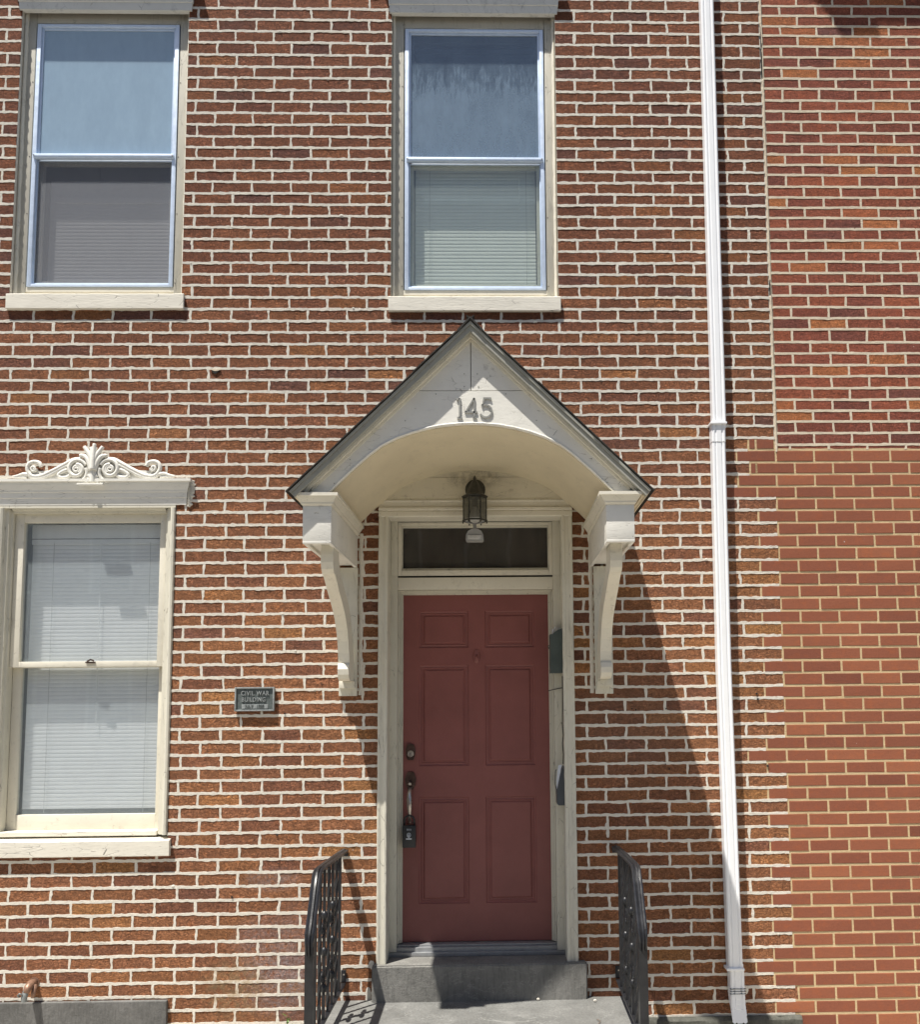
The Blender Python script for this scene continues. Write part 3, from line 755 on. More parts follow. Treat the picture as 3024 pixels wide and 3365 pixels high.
def storm_window(loc, label, ox0, ox1, zs0, zs1, sx0, sx1, sz0, sz1, gz, mats, sill_dims, kind):
    win = thing('window', loc, label, 'window', 'windows of the brick house')
    # wooden casing between the brick and the storm frame, chamfered inner edge
    mb = MB(); rect_frame(mb, ox0, ox1, zs0, zs1, sx0-ox0-.006, ox1-sx1-.006, 0, zs1-sz1-.004, .042, .16, .004)
    mb.build('casing', M['upper_casing'], win, 'auto')
    mb = MB()   # raised outer bead, caulked raggedly to the brick
    f = smoothrand(loc[0], .05)
    for x, sgn in ((ox0, 1), (ox1, -1)):
        vs = []; n = 70
        for i in range(n+1):
            z = zs0+(zs1-zs0)*i/n; wv = .016+.0035*f(z*1.0+sgn)
            vs += [(x, .0425, z), (x, .028, z), (x+sgn*wv*.6, .026, z), (x+sgn*wv, .0425, z)]
        mb.add(vs, [(4*i+k, 4*i+k+1, 4*i+k+5, 4*i+k+4) for i in range(n) for k in range(3)])
    mb.build('caulk_bead', M['cream'], win, True)
    # storm frame, aluminium: outer track, inner sash frames, meeting rail
    mb = MB(); rect_frame(mb, sx0, sx1, sz0, sz1, .022, .022, .016, .016, .040, .074, .0015); mb.build('storm_frame', M['alu'], win, 'auto')
    xa, xb = sx0+.022, sx1-.022
    mb = MB(); rect_frame(mb, xa+.0005, xb-.0005, gz+.012, sz1-.0165, .010, .010, .010, .012, .052, .066, .001); up = mb.build('storm_sash', M['alu'], win, 'auto')
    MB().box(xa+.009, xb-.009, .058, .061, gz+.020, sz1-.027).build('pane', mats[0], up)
    mb = MB(); rect_frame(mb, xa+.0005, xb-.0005, sz0+.0165, gz-.010, .006, .006, .012, .006, .058, .072, .001); lo = mb.build('storm_sash', M['alu'], win, 'auto')
    MB().box(xa+.005, xb-.005, .0645, .0665, sz0+.026, gz-.014).build('pane', mats[1], lo)
    mb = MB(); mb.box(sx0+.010, sx1-.010, .030, .052, gz-.012, gz+.012, .002); mb.box(xa-.006, xb+.006, .0265, .042, gz-.0055, gz+.0055, .002)
    ml = mb.build('meeting_rail', M['alu'], win, 'auto')
    for x in (xa-.006, xb+.006): MB().tube([(x, .024, gz), (x, .032, gz)], .004, 8).build('screw', M['steel'], ml)
    for z in (sz0+.02, sz0+.42, gz, sz1-.35):
        for x in (sx0-.014, sx1+.014): MB().tube([(x, .0405, z), (x, .044, z)], .0028, 6).build('screw', M['dark_hole'], win)
    # inner wooden sash and blind
    mb = MB(); rect_frame(mb, sx0+.0, sx1-.0, sz0-.01, sz1, .045, .045, .06, .05, .085, .115, .002); mb.box(sx0+.0455, sx1-.0455, .087, .118, gz-.018, gz+.018, .002)
    mb.build('sash', M['cream'], win, 'auto')
    MB().box(sx0+.044, sx1-.044, .098, .101, gz+.017, sz1-.049).build('pane', M['glass_clear'], win)
    if kind == 'both': MB().box(sx0+.044, sx1-.044, .104, .107, sz0+.049, gz-.017).build('pane', M['glass_clear'], win)
    sill(win, *sill_dims, M['cream_h'])
    MB().box(sx0-.02, sx1+.02, .046, .1, sz0-.030, sz0-.001, .003).build('subsill', M['cream'], win)
    return win

# upper right window, above the canopy
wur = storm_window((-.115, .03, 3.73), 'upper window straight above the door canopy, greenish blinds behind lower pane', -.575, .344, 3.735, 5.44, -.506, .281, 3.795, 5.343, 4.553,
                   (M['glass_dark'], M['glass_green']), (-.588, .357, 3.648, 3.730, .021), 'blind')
cornice(wur, -.588, .360, 5.402, 5.57, .056, M['cornice'])
make_blind(wur, -.455, .232, 3.85, 5.28, .130, M['blind_green'], .0212, 68, cords=(.12, .92), wand=.86)
# upper left window, with insect screen in its lower half
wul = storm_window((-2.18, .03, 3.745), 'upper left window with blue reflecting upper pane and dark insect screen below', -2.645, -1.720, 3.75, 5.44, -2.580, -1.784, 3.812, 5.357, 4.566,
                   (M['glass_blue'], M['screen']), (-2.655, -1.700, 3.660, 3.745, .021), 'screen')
cornice(wul, -2.660, -1.700, 5.405, 5.57, .056, M['cornice'])
make_blind(wul, -2.470, -1.80, 3.83, 4.36, .120, M['blind_grey'], .0207, 70, cords=())
MB().box(-2.515, -1.775, .135, .139, 3.80, 4.475).build('roller_shade', M['blind_grey'], wul)
# roller shade pulled behind the upper pane

# lower left window with blinds
wll = thing('window', (-2.18, .03, .83), 'lower left cream wooden sash window with white slat blinds and carved scroll crest', 'window', 'windows of the brick house')
mb = MB()
# brick mould: rounded outer member then stepped inner stop
for x, sg in ((-2.648, 1), (-1.716, -1)):
    prof = [(0, .02), (0, -.004), (.004, -.012), (.014, -.014), (.024, -.008), (.028, .004), (.030, .012), (.046, .014), (.048, .030), (.060, .032), (.060, .10)]
    pts = [(x+sg*a, b) for a, b in prof]
    mb.prism(pts + [(x, .10)], .852, 2.565, 'z')
prof = [(0, .02), (0, .0), (.010, -.008), (.022, -.006), (.026, .008), (.040, .012), (.043, .028), (.056, .030), (.056, .10)]
mb.prism([(b, 2.60-a) for a, b in prof]+[(.10, 2.60)], -2.587, -1.777, 'x')
mb.prism([(-2.648, 2.5655), (-1.716, 2.5655), (-1.716, 2.60), (-2.648, 2.60)], -.006, .012)
mb.build('casing', M['cream_v'], wll, 'auto')
mb = MB(); rect_frame(mb, -2.586, -1.778, 1.722, 2.544, .047, .036, .030, .045, .052, .088, .002); us = mb.build('upper_sash', M['cream'], wll, 'auto')
MB().box(-2.540, -1.813, .072, .075, 1.751, 2.500).build('pane', M['glass_haze'], us)
mb = MB(); rect_frame(mb, -2.586, -1.778, .872, 1.750, .045, .036, .078, .030, .0905, .125, .002); ls = mb.build('lower_sash', M['cream'], wll, 'auto')
MB().box(-2.542, -1.813, .106, .109, .949, 1.721).build('pane', M['glass_haze'], ls)
lk = MB(); lk.box(-2.185, -2.135, .040, .056, 1.742, 1.750, .002); lk.tube([(-2.175, .044, 1.752), (-2.155, .036, 1.760), (-2.140, .044, 1.754)], .0045, 7); lk.build('sash_lock', M['hardware'], us)
MB().box(-2.586, -1.778, .020, .12, .846, .8715, .004).build('subsill', M['cream_h'], wll)
sill(wll, -2.70, -1.695, .748, .829, .028, M['cream_h'])
MB().box(-2.535, -1.818, .130, .140, 2.425, 2.50, .002).build('valance', M['blind'], wll)
make_blind(wll, -2.532, -1.820, .955, 2.420, .138, M['blind'], .0208, 70, cords=(.17, .90), wand=.53)
co = cornice(wll, -2.665, -1.660, 2.580, 2.716, .040, M['white_paint'])
# broken plaster end of the cornice
bk = MB(); rb = random.Random(8)
for k in range(16):
    z = 2.575+k*.0088; wv = .016+.018*min(1, k/10)+rb.uniform(-.005, .006); blot(bk, -1.655+wv*.5, z, wv*.6+.006, .008, 10, -.030+.0012*(16-k))
bk.build('broken_plaster', M['cream_h'], wll, True)
# carved crest
def ox(x): return -2.600+.000557*x
def oz(y): return 2.936-.000578*y
YF = Vector((0, 1, 0))
crest = MB()
def cst(pts, r, y=-.020):
    # Catmull-Rom through crop points
    P = [Vector((ox(a), y, oz(b))) for a, b in pts]; out = []
    for i in range(len(P)-1):
        p0, p1, p2, p3 = P[max(i-1, 0)], P[i], P[i+1], P[min(i+2, len(P)-1)]
        for k in range(5):
            t = k/5; out.append(.5*((2*p1)+(p2-p0)*t+(2*p0-5*p1+4*p2-p3)*t*t+(3*p1-p0-3*p2+p3)*t**3))
    out.append(P[-1]); m = len(out)
    rs_ = [(r[0]+(r[1]-r[0])*i/(m-1)) if isinstance(r, tuple) else r for i in range(m)]
    crest.tube(out, [q*1.32 for q in rs_], 8)
def mir(pts): return [(1620-x, y) for x, y in pts]
def spiral(cx_, cy_, r0_, r1_, turns, a0, dr=1):
    n = int(22*turns); return [(cx_+(r0_+(r1_-r0_)*i/n)*math.cos(a0+dr*2*math.pi*turns*i/n), cy_+(r0_+(r1_-r0_)*i/n)*math.sin(a0+dr*2*math.pi*turns*i/n)) for i in range(n+1)]
for fn in (lambda q: q, mir):
    cst(fn([(690, 190), (620, 195), (560, 225), (480, 270), (400, 310), (320, 345), (240, 350), (195, 315), (182, 270), (200, 230), (240, 215), (290, 225), (310, 260)]), .0085)
    cst(fn([(600, 240), (540, 262), (450, 310), (380, 345), (300, 368), (230, 362), (195, 335)]), .0075)
    cst(fn(spiral(655, 285, 92, 42, 1.2, -.4, -1)), .0080, -.026)
    cst(fn(spiral(652, 288, 40, 10, 1.6, 1.0, -1)), .0055, -.028)
    cst(fn([(745, 280), (752, 330), (725, 380), (660, 412)]), (.009, .006), -.026)
    cst(fn([(775, 250), (790, 320), (765, 385), (700, 425)]), (.009, .006), -.028)
    cst(fn(spiral(243, 280, 28, 8, 1.4, 0)), .005, -.026)
    cst(fn([(560, 290), (520, 305), (480, 335), (500, 362), (560, 360), (600, 330)]), .008, -.020)
    cst(fn([(190, 335), (140, 330), (90, 345), (40, 352)]), (.010, .004), -.018)
    cst(fn([(180, 362), (120, 358), (60, 360)]), (.007, .004), -.018)
    cst(fn([(800, 300), (770, 220), (730, 170), (680, 160)]), (.014, .007), -.030)
    cst(fn([(805, 260), (785, 180), (750, 120), (722, 78)]), (.013, .007), -.032)
    cst(fn([(808, 300), (800, 200), (795, 120), (785, 85)]), (.011, .006), -.034)
    cst(fn([(770, 345), (790, 380), (750, 415)]), .008, -.030)
cst([(812, 300), (815, 200), (818, 120), (822, 55)], (.013, .007), -.038)
cst([(812, 250), (812, 330), (812, 415)], (.010, .012), -.032)
cst([(770, 400), (810, 372), (850, 400)], .008, -.030)
crest.build('scroll_crest', M['white_paint'], wll, True)
cb = MB(); cb.prism([(ox(a), oz(b)) for a, b in [(60, 372), (200, 366), (215, 240), (290, 300), (450, 290), (620, 195), (700, 190), (760, 110), (860, 110), (920, 190), (1000, 195), (1170, 290), (1330, 300), (1405, 240), (1420, 366), (1560, 372)]], -.017, .0)
cb.build('crest_back', M['white_paint'], wll)
MB().box(ox(680), ox(930), -.058, -.040, oz(448), oz(430), .003).build('crest_foot', M['white_paint'], wll)

# ------------------------------------------------------------------ door surround and door
fr_ = thing('door_surround', (-.12, .05, .19), 'peeling cream painted wooden frame and transom round the maroon door', 'door frame')
mb = MB(); f = smoothrand(21, .12); f2 = smoothrand(22, .03)
def casing_post(x0, x1, z0, z1, seed):
    f = smoothrand(seed, .12); f2 = smoothrand(seed+1, .03); n = 150; vs = []
    for i in range(n+1):
        z = z0+(z1-z0)*i/n; a = .0015*f(z)+.0010*f2(z); b = .0015*f(z+4)+.0010*f2(z+4)
        vs += [(x0+a, .03, z), (x0+a, -.014, z), (x0+.004+a, -.019, z), (x0+.016, -.0185, z), (x0+.019, -.016, z), (x1-.019, -.016, z), (x1-.016, -.0195, z), (x1-.004+b, -.020, z), (x1+b, -.016, z), (x1+b, .118, z)]
    k = 10
    return vs, [(k*i+a, k*i+a+1, k*(i+1)+a+1, k*(i+1)+a) for i in range(n) for a in range(k-1)]+[tuple(k*n+a for a in range(k))]
for x0, x1, sd_ in ((-.634, -.583, 31), (.343, .402, 41)):
    m_ = MB(); vs, fs = casing_post(x0, x1, .193, 2.548, sd_)
    if x0 > 0: vs = [(x0+x1-x, y, z) for x, y, z in vs]
    m_.add(vs, fs); m_.build('casing', M['cream_v'], fr_, 'auto')
mb = MB(); mb.prism([(.118, 2.506), (-.016, 2.506), (-.020, 2.512), (-.020, 2.534), (-.016, 2.540), (-.022, 2.545), (-.022, 2.556), (-.012, 2.560), (-.012, 2.588), (-.017, 2.592), (-.017, 2.598), (.02, 2.598)], -.634, .402, 'x')
mb.build('head_casing', M['cream'], fr_)
# inner frame, stops
mb = MB(); mb.box(-.600, -.546, .118, .2, .215, 2.5055, .003); mb.box(.302, .357, .118, .2, .215, 2.5055, .003); mb.build('jamb', M['cream_v'], fr_, 'auto')
mb = MB()
for k, (w0, y) in enumerate(((.008, .150), (.008, .162), (.008, .174))):
    a = -.5455+k*.0082; mb.box(a, a+.0075, y, .20, .250, 2.129-k*.006, .0015); b = .3015-k*.0082; mb.box(b-.0075, b, y, .20, .250, 2.129-k*.006, .0015)
    mb.box(-.5455+(k+1)*.0082, .3015-(k+1)*.0082, y+.0005, .20, 2.121-k*.0062, 2.129-k*.0062, .0012)
mb.build('door_stop', M['cream_v'], fr_, 'auto')
mb = MB(); mb.box(-.5455, .3015, .119, .2, 2.130, 2.197, .003); mb.build('transom_bar', M['cream'], fr_, 'auto')
MB().box(-.5455, .3015, .132, .2, 2.198, 2.2075).build('painted_shadow_strip', M['dark_hole'], fr_)  # dark strip painted in for the shade between bar and sash
mb = MB(); rect_frame(mb, -.5455, .3015, 2.208, 2.505, .018, .018, .030, .018, .124, .19, .003); mb.build('transom_sash', M['cream'], fr_, 'auto')
tf = MB(); rect_frame(tf, -.5815, .3425, 2.209, 2.5055, .035, .040, 0, 0, .112, .1175, .001); tf.build('transom_trim', M['cream_v'], fr_, 'auto')
mb = MB(); rect_frame(mb, -.5270, .2830, 2.2385, 2.4865, .006, .006, .012, .010, .140, .17, .001); mb.build('glazing_bead', M['cream_v'], fr_, 'auto')
MB().box(-.524, .280, .160, .163, 2.240, 2.484).build('pane', M['glass_transom'], fr_)
MB().box(-.53, .286, .19, .2, 2.235, 2.49).build('transom_dark_backing', M['black_plastic'], fr_)  # black sheet standing in for the dark interior behind the pane
mb = MB(); mb.box(-.5455, .3015, .128, .21, .212, .235, .002); mb.box(-.5455, .3015, .150, .21, .2352, .244, .002); mb.box(-.582, .342, .108, .1275, .194, .214, .001); mb.box(-.5995, .356, .1278, .2, .1945, .2118)
mb.build('threshold', M['alu_sill'], fr_, 'auto')
# tympanum boards under the vault
for a, b, c, d in ((-.62, .39, 2.5985, 2.722),): MB().box(a, b, -.012, .012, c, d, .002).build('tympanum_board', M['tympanum'], fr_)
MB().box(-.50, .27, -.0105, .012, 2.7235, 2.80, .002).build('tympanum_board', M['tympanum'], fr_)

dr = thing('door', (-.117, .2, .245), 'maroon six panel front door with bronze handle and oval knocker', 'door')
PZ = [(1.816, 2.021), (1.173, 1.723), (.443, 1.006)]; PX = [(-.436, -.163), (-.073, .201)]
DX0, DX1, DZ0, DZ1 = -.5275, .290, .246, 2.1095
slab = MB(); zc = [DZ0]+[v for a, b in reversed(PZ) for v in (a, b)]+[DZ1]; xc = [DX0]+[v for a, b in PX for v in (a, b)]+[DX1]
for i in range(len(xc)-1):
    for k in range(len(zc)-1):
        if i in (1, 3) and k in (1, 3, 5): continue
        slab.add([(xc[i], .2, zc[k]), (xc[i+1], .2, zc[k]), (xc[i+1], .2, zc[k+1]), (xc[i], .2, zc[k+1])], [(0, 1, 2, 3)])
slab.box(DX0, DX1, .213, .24, DZ0, DZ1)
slab.build('slab', M['door'], dr)
for a, b in PX:
    for c, d in PZ:
        p = MB(); prof = [(0, .2), (.004, .2065), (.010, .2085), (.016, .206), (.020, .2095), (.026, .2095), (.031, .2035), (.034, .2025)]; vs = []
        for e, y in prof: vs += [(a+e, y, c+e), (b-e, y, c+e), (b-e, y, d-e), (a+e, y, d-e)]
        n = len(prof); fs = [(4*i+k, 4*i+(k+1) % 4, 4*i+4+(k+1) % 4, 4*i+4+k) for i in range(n-1) for k in range(4)]+[(4*n-4, 4*n-3, 4*n-2, 4*n-1)]
        p.add(vs, fs); p.build('panel', M['door'], dr)
def disc(mb, x, y, z, rx, rz, depth, n=20, dome=.0):
    vs = []
    for t, s_ in ((0, 1), (.6, 1), (1, .8)):
        for k in range(n): an = 2*math.pi*k/n; vs.append((x+rx*s_*math.cos(an), y-depth*t, z+rz*s_*math.sin(an)))
    vs.append((x, y-depth*(1+dome), z)); c = len(vs)-1
    mb.add(vs, [(a*n+k, a*n+(k+1) % n, (a+1)*n+(k+1) % n, (a+1)*n+k) for a in range(2) for k in range(n)]+[(2*n+k, 2*n+(k+1) % n, c) for k in range(n)])
k_ = MB(); disc(k_, -.119, .2, 1.768, .018, .037, .010); kn = k_.build('knocker', M['door'], dr, 'auto')
MB().tube([(-.119, .188, 1.775), (-.119, .178, 1.765), (-.118, .186, 1.752)], .004, 8).build('striker', M['door'], kn)
k_ = MB(); k_.prism([(-.502, 1.225), (-.494, 1.208), (-.466, 1.208), (-.458, 1.225), (-.454, 1.262), (-.462, 1.288), (-.480, 1.297), (-.498, 1.288), (-.506, 1.262)], .186, .2); db = k_.build('deadbolt', M['hardware'], dr)
k_ = MB(); disc(k_, -.480, .186, 1.242, .018, .018, .008); k_.build('lock_cylinder', M['steel'], db, 'auto')
MB().box(-.4815, -.4785, .1745, .178, 1.236, 1.248).build('keyhole', M['dark_hole'], db)
k_ = MB(); k_.prism([(-.500, 1.135), (-.494, 1.144), (-.466, 1.144), (-.460, 1.135), (-.450, 1.105), (-.456, 1.070), (-.468, 1.048), (-.480, 1.043), (-.492, 1.048), (-.504, 1.070), (-.510, 1.105)], .189, .2)
hs = k_.build('handle_set', M['hardware'], dr)
MB().tube([(-.480, .186, 1.085), (-.480, .160, 1.088), (-.480, .150, 1.083)], .008, 10).build('thumb_latch', M['steel'], hs, 'auto')
MB().tube([(-.480, .19, 1.060), (-.481, .168, 1.055), (-.482, .148, 1.035), (-.482, .140, 1.0), (-.480, .138, .965), (-.479, .142, .925), (-.480, .155, .895), (-.480, .172, .878), (-.480, .192, .872)],
          [.008, .009, .011, .014, .013, .009, .008, .009, .013], 10).build('grip', M['steel'], hs, True)

lb = thing('key_lockbox', (-.48, .14, .75), 'black key lockbox with white emblem hanging from the door handle', 'lockbox')
MB().box(-.517, -.445, .112, .150, .752, .868, .006).build('case', M['black_plastic'], lb, 'auto')
MB().tube([(-.508, .135, .866), (-.508, .135, .895), (-.500, .135, .912), (-.481, .135, .920), (-.462, .135, .912), (-.454, .135, .895), (-.454, .135, .866)], .0055, 8).build('shackle', M['black_plastic'], lb, True)
sp = MB()
def strip(mb, pts, wd, y0, y1):
    # flat stroke lettering: one mitred band along a polyline in x,z
    n = len(pts); L_, R_ = [], []
    for i, (x, z) in enumerate(pts):
        a = Vector((pts[max(i-1, 0)][0], pts[max(i-1, 0)][1])); b = Vector((x, z)); c = Vector((pts[min(i+1, n-1)][0], pts[min(i+1, n-1)][1]))
        d1 = (b-a).normalized() if i else (c-b).normalized(); d2 = (c-b).normalized() if i < n-1 else d1
        t = (d1+d2).normalized(); nn = Vector((-t.y, t.x)); k = wd/2/max(.45, nn.dot(Vector((-d1.y, d1.x))))
        L_.append(b+nn*k); R_.append(b-nn*k)
    vs = [(p.x, y, p.y) for p in L_ for y in (y0, y1)]+[(p.x, y, p.y) for p in R_ for y in (y0, y1)]; m = 2*n; fs = []
    for i in range(n-1):
        a, b, c, d = 2*i, 2*i+2, m+2*i, m+2*i+2
        fs += [(a, b, d, c), (a+1, c+1, d+1, b+1), (a, a+1, b+1, b), (c, d, d+1, c+1)]
    fs += [(0, m, m+1, 1), (m-2, m-1, 2*m-1, 2*m-2)]
    mb.add(vs, fs)
strip(sp, [(-.489, .826), (-.481, .830), (-.473, .826), (-.472, .815), (-.481, .804), (-.490, .815), (-.489, .826)], .0022, .1105, .1125)
for q in ([(-.4845, .822), (-.4845, .811)], [(-.4845, .822), (-.479, .822), (-.478, .819), (-.484, .8165), (-.4775, .8145), (-.479, .811), (-.4845, .811)]): strip(sp, q, .0018, .1105, .1125)
sp.box(-.496, -.466, .1105, .1125, .7965, .8015); sp.build('emblem', M['paper'], lb)
dg = MB()
for k, x in enumerate((-.491, -.4845, -.478, -.4715)): strip(dg, [(x, .852), (x+.001, .843)], .0016, .1105, .1125)
dg.build('dial_digit', M['paper'], lb)

# mailboxes on the right reveal
def mailbox(zb, zt, zt2, x0, x1, mat, label, sc=1):
    mbx = thing('mailbox', ((x0+x1)/2, .06, zb), label, 'mailbox')
    m_ = MB(); m_.prism([(x0, zb), (x1, zb), (x1, zt2), (x0+.6*(x1-x0), (zt*.3+zt2*.7)), (x0+.2*(x1-x0), zt*.95+zt2*.05), (x0, zt)], .012, .110)
    m_.build('box', mat, mbx); return mbx
m1 = mailbox(1.668, 1.874, 1.905, .277, .3425, M['mail_green'], 'dark green mailbox stuffed with letters, upper one on the right door jamb')
MB().tube([(.277, .1, 1.82), (.270, .1, 1.815), (.277, .1, 1.80)], .003, 6).build('hook', M['mail_green'], m1)
for k in range(5):
    x = .284+k*.012; b = MB(); b.prism([(x, 1.80), (x+.0018, 1.80), (x+.012, 1.905+.008*((k*3) % 4)/2), (x+.0095, 1.905+.008*((k*3) % 4)/2)], .03+.006*k, .085)
    tag(b.build('letter', M['paper']), ['white letter nearest the door in the upper green mailbox', 'second white letter from the door in the upper green mailbox', 'middle of the five white letters in the upper green mailbox', 'fourth white letter from the door in the upper green mailbox', 'white letter nearest the brick wall in the upper green mailbox'][k], 'letter', 'letters standing in the upper mailbox')
mg = thing('mailbox', (.33, .06, .975), 'slate grey mailbox, lower one on the right door jamb, holding one paper', 'mailbox')
MB().prism([(.303, .985), (.311, .976), (.3425, .976), (.3425, 1.178), (.336, 1.170), (.325, 1.14), (.314, 1.10), (.303, 1.05)], .010, .105).build('box', M['mail_grey'], mg)
MB().tube([(.303, .05, 1.05), (.297, .05, 1.08), (.299, .05, 1.15), (.305, .05, 1.16)], .0022, 6).build('hook', M['mail_grey'], mg)
b = MB(); b.prism([(.304, 1.06), (.306, 1.06), (.332, 1.186), (.313, 1.182), (.302, 1.10)], .03, .033); tag(b.build('letter', M['paper']), 'folded bluish white paper leaning in the lower grey mailbox', 'letter')
tag(MB().tube([(.270, .116, 1.575), (.300, .112, 1.582), (.3425, .10, 1.590)], .0028, 6).build('wire', M['iron']), 'short dark wire stretched across the right door jamb between the two mailboxes', 'wire')
tag(MB().tube([(.339, .0, 1.65), (.3385, -.0, 1.52), (.336, .0, 1.40), (.3395, .0, 1.34), (.335, .0, 1.30), (.339, .0, 1.24), (.337, 0, 1.19)], .0028, 6).build('wire', M['lamp_metal']), 'thin loose wire running down the right door casing to the grey mailbox', 'wire')

# ------------------------------------------------------------------ steps
st = MB(); bm = bmesh.new(); bmesh.ops.create_cube(bm, size=1)
for v in bm.verts: v.co = Vector((-.105+v.co.x*1.095, .035+v.co.y*.17, .098+v.co.z*.190))
bmesh.ops.bevel(bm, geom=[e for e in bm.edges if e.verts[0].co.z > .15 and e.verts[1].co.z > .15 or abs(e.verts[0].co.x-e.verts[1].co.x) < .01 and e.verts[0].co.y < 0 and e.verts[1].co.y < 0], offset=.008, segments=3, affect='EDGES')
bmesh.ops.subdivide_edges(bm, edges=[e for e in bm.edges if e.calc_length() > .5], cuts=40)
for v in bm.verts: v.co += Vector((0, mnoise.noise(v.co*20)*.0022, mnoise.noise(v.co*16+Vector((3, 0, 0)))*.0018))
st.bm(bm); bm.free()
tag(st.build('stone_step', M['step'], None, 'auto'), 'dark grey stone doorstep under the maroon door', 'step')
ld = MB(); ld.box(-.845, .655, -1.35, -.002, -.172, .014, .006)
tag(ld.build('landing_slab', M['landing'], None, 'auto'), 'pale grey landing slab between the two iron railings', 'landing')

# ------------------------------------------------------------------ canopy
can = thing('door_canopy', (-.118, 0, 1.555), 'steep gabled cream canopy with arched soffit over the maroon door', 'canopy')
AX, AZ_, EX, EZ = -.117, 3.250, .812, 2.462   # apex x, z; half width; eave z
sl = math.atan2(AZ_-EZ, EX); nx_, nz_ = math.sin(sl), math.cos(sl)
def roofstrip(mb, t0, t1, y0, y1, s, ext0=0.0, e_cut=0.0):
    # slab between perpendicular depths t0 and t1 below the outer roof line on side s
    def P(t, end):
        if end == 0: return (AX, AZ_-t/nz_)
        x = EX-e_cut; return (AX+s*(x-t*nx_), EZ+e_cut*math.tan(sl)-t*nz_)
    mb.prism([P(t0, 0), P(t0, 1), P(t1, 1), P(t1, 0)], y0, y1)
for s in (-1, 1):
    mb = MB(); roofstrip(mb, .002, .026, -.785, -.002, s); mb.build('roof_board', M['tan_soffit'], can)
    rk = MB(); roofstrip(rk, .001, .012, -.828, -.8212, s); rk.build('rake_board', M['rake'], can)
    rk = MB(); roofstrip(rk, .0262, .034, -.8205, -.7905, s); roofstrip(rk, .0122, .0258, -.8205, -.7905, s, e_cut=.0); rk.build('rake_board', M['rake'], can)
    rk = MB(); roofstrip(rk, .0265, .045, -.7900, -.7605, s, e_cut=.035); rk.build('bed_moulding', M['cream'], can)
    rk = MB(); roofstrip(rk, .0455, .056, -.775, -.7605, s, e_cut=.055); rk.build('bed_moulding', M['cream'], can)
    # drip edge under the eave
    # shingles in courses
    L = math.hypot(EX, AZ_-EZ); nC = 10; ex = L/nC
    me = None
    for c in range(nC):
        for k in range(5):
            wd = .172; y0 = max(-.834, -.834+k*.1735-(0 if c % 2 == 0 else .045))
            rnd = random.Random(c*7+k+s*100)
            if me is None:
                q = MB(); q.box(0, ex*1.35, 0, wd, 0, .0045); me = q.mesh('shingle', M['shingle'])
            o = bpy.data.objects.new('shingle', me); COL.objects.link(o)
            u = (c+1)*ex+.012   # lower edge distance from the ridge
            px, pz = AX+s*(u*math.cos(sl)), AZ_-u*math.sin(sl)
            # local +x runs up the slope
            up = Vector((-s*math.cos(sl), 0, math.sin(sl))); nrm = Vector((s*math.sin(sl), 0, math.cos(sl))); yv = nrm.cross(up)
            lift = .002+rnd.uniform(0, .003); o.matrix_world = Matrix.Translation(Vector((px, 0, pz))+nrm*lift)@Matrix(((up.x, yv.x, nrm.x, 0), (up.y, yv.y, nrm.y, 0), (up.z, yv.z, nrm.z, 0), (0, 0, 0, 1)))
            base = Vector((px, y0+rnd.uniform(-.004, .004), pz))+nrm*lift
            if yv.y < 0: base.y += wd
            o.matrix_world.translation = base
            m_ = o.matrix_world.copy(); o.parent = can; o.matrix_world = m_
            o.matrix_parent_inverse = Matrix.Identity(4); m2 = m_.copy(); m2.translation = m_.translation-can.location; o.matrix_basis = m2
MB().prism([(AX-.06, AZ_-.06/math.tan(math.pi/2-sl)+.012), (AX, AZ_+.018), (AX+.06, AZ_-.06*math.tan(sl)+.012), (AX+.055, AZ_-.06*math.tan(sl)+.003), (AX, AZ_+.009), (AX-.055, AZ_-.06*math.tan(sl)+.003)], -.836, -.002).build('ridge_cap', M['shingle'], can)
# arch line shared by gable boards and vault
ARX = [0, .06, .13, .20, .27, .34, .41, .46, .51, .56, .60, .65]
ARZ = [2.788, 2.786, 2.779, 2.766, 2.747, 2.722, 2.686, 2.648, 2.604, 2.558, 2.518, 2.466]
ACX = -.116
arch = [(ACX-x, z) for x, z in zip(reversed(ARX), reversed(ARZ))]+[(ACX+x, z) for x, z in list(zip(ARX, ARZ))[1:]]
def gx(z): return (AZ_-.052/nz_-z)/math.tan(sl)   # half width of the gable field at height z
ZJ = 2.941
for s in (-1, 1):
    mb = MB(); mb.prism([(AX+s*.0018, ZJ+.0015), (AX+s*gx(ZJ+.0015), ZJ+.0015), (AX+s*.0018, AZ_-.058)], -.768, -.738); mb.build('gable_board', M['white_paint'], can)
low = [(AX-gx(ZJ-.0015), ZJ-.0015), (AX+gx(ZJ-.0015), ZJ-.0015), (AX+.742, 2.461)]+[(x, z) for x, z in reversed(arch)]+[(AX-.742, 2.461)]
MB().prism(low, -.7685, -.738).build('gable_board', M['white_paint'], can)
MB().prism([(AX-.1, ZJ+.05), (AX+.1, ZJ+.05), (AX+.1, ZJ-.05), (AX-.1, ZJ-.05)], -.737, -.73).build('backing', M['dark_hole'], can)
for x, z in ((AX-.03, 3.02), (AX+.03, 3.02), (AX-.03, 2.96), (AX+.035, 2.96), (AX-.16, 2.925), (AX+.16, 2.925), (AX-.30, 2.80), (AX+.30, 2.80), (AX-.55, 2.62), (AX+.55, 2.62), (AX-.62, 2.51), (AX+.62, 2.51)):
    b = MB(); b.tube([(x, -.7700, z), (x, -.766, z)], .0028, 7); b.build('nail_head', M['rake'], can)
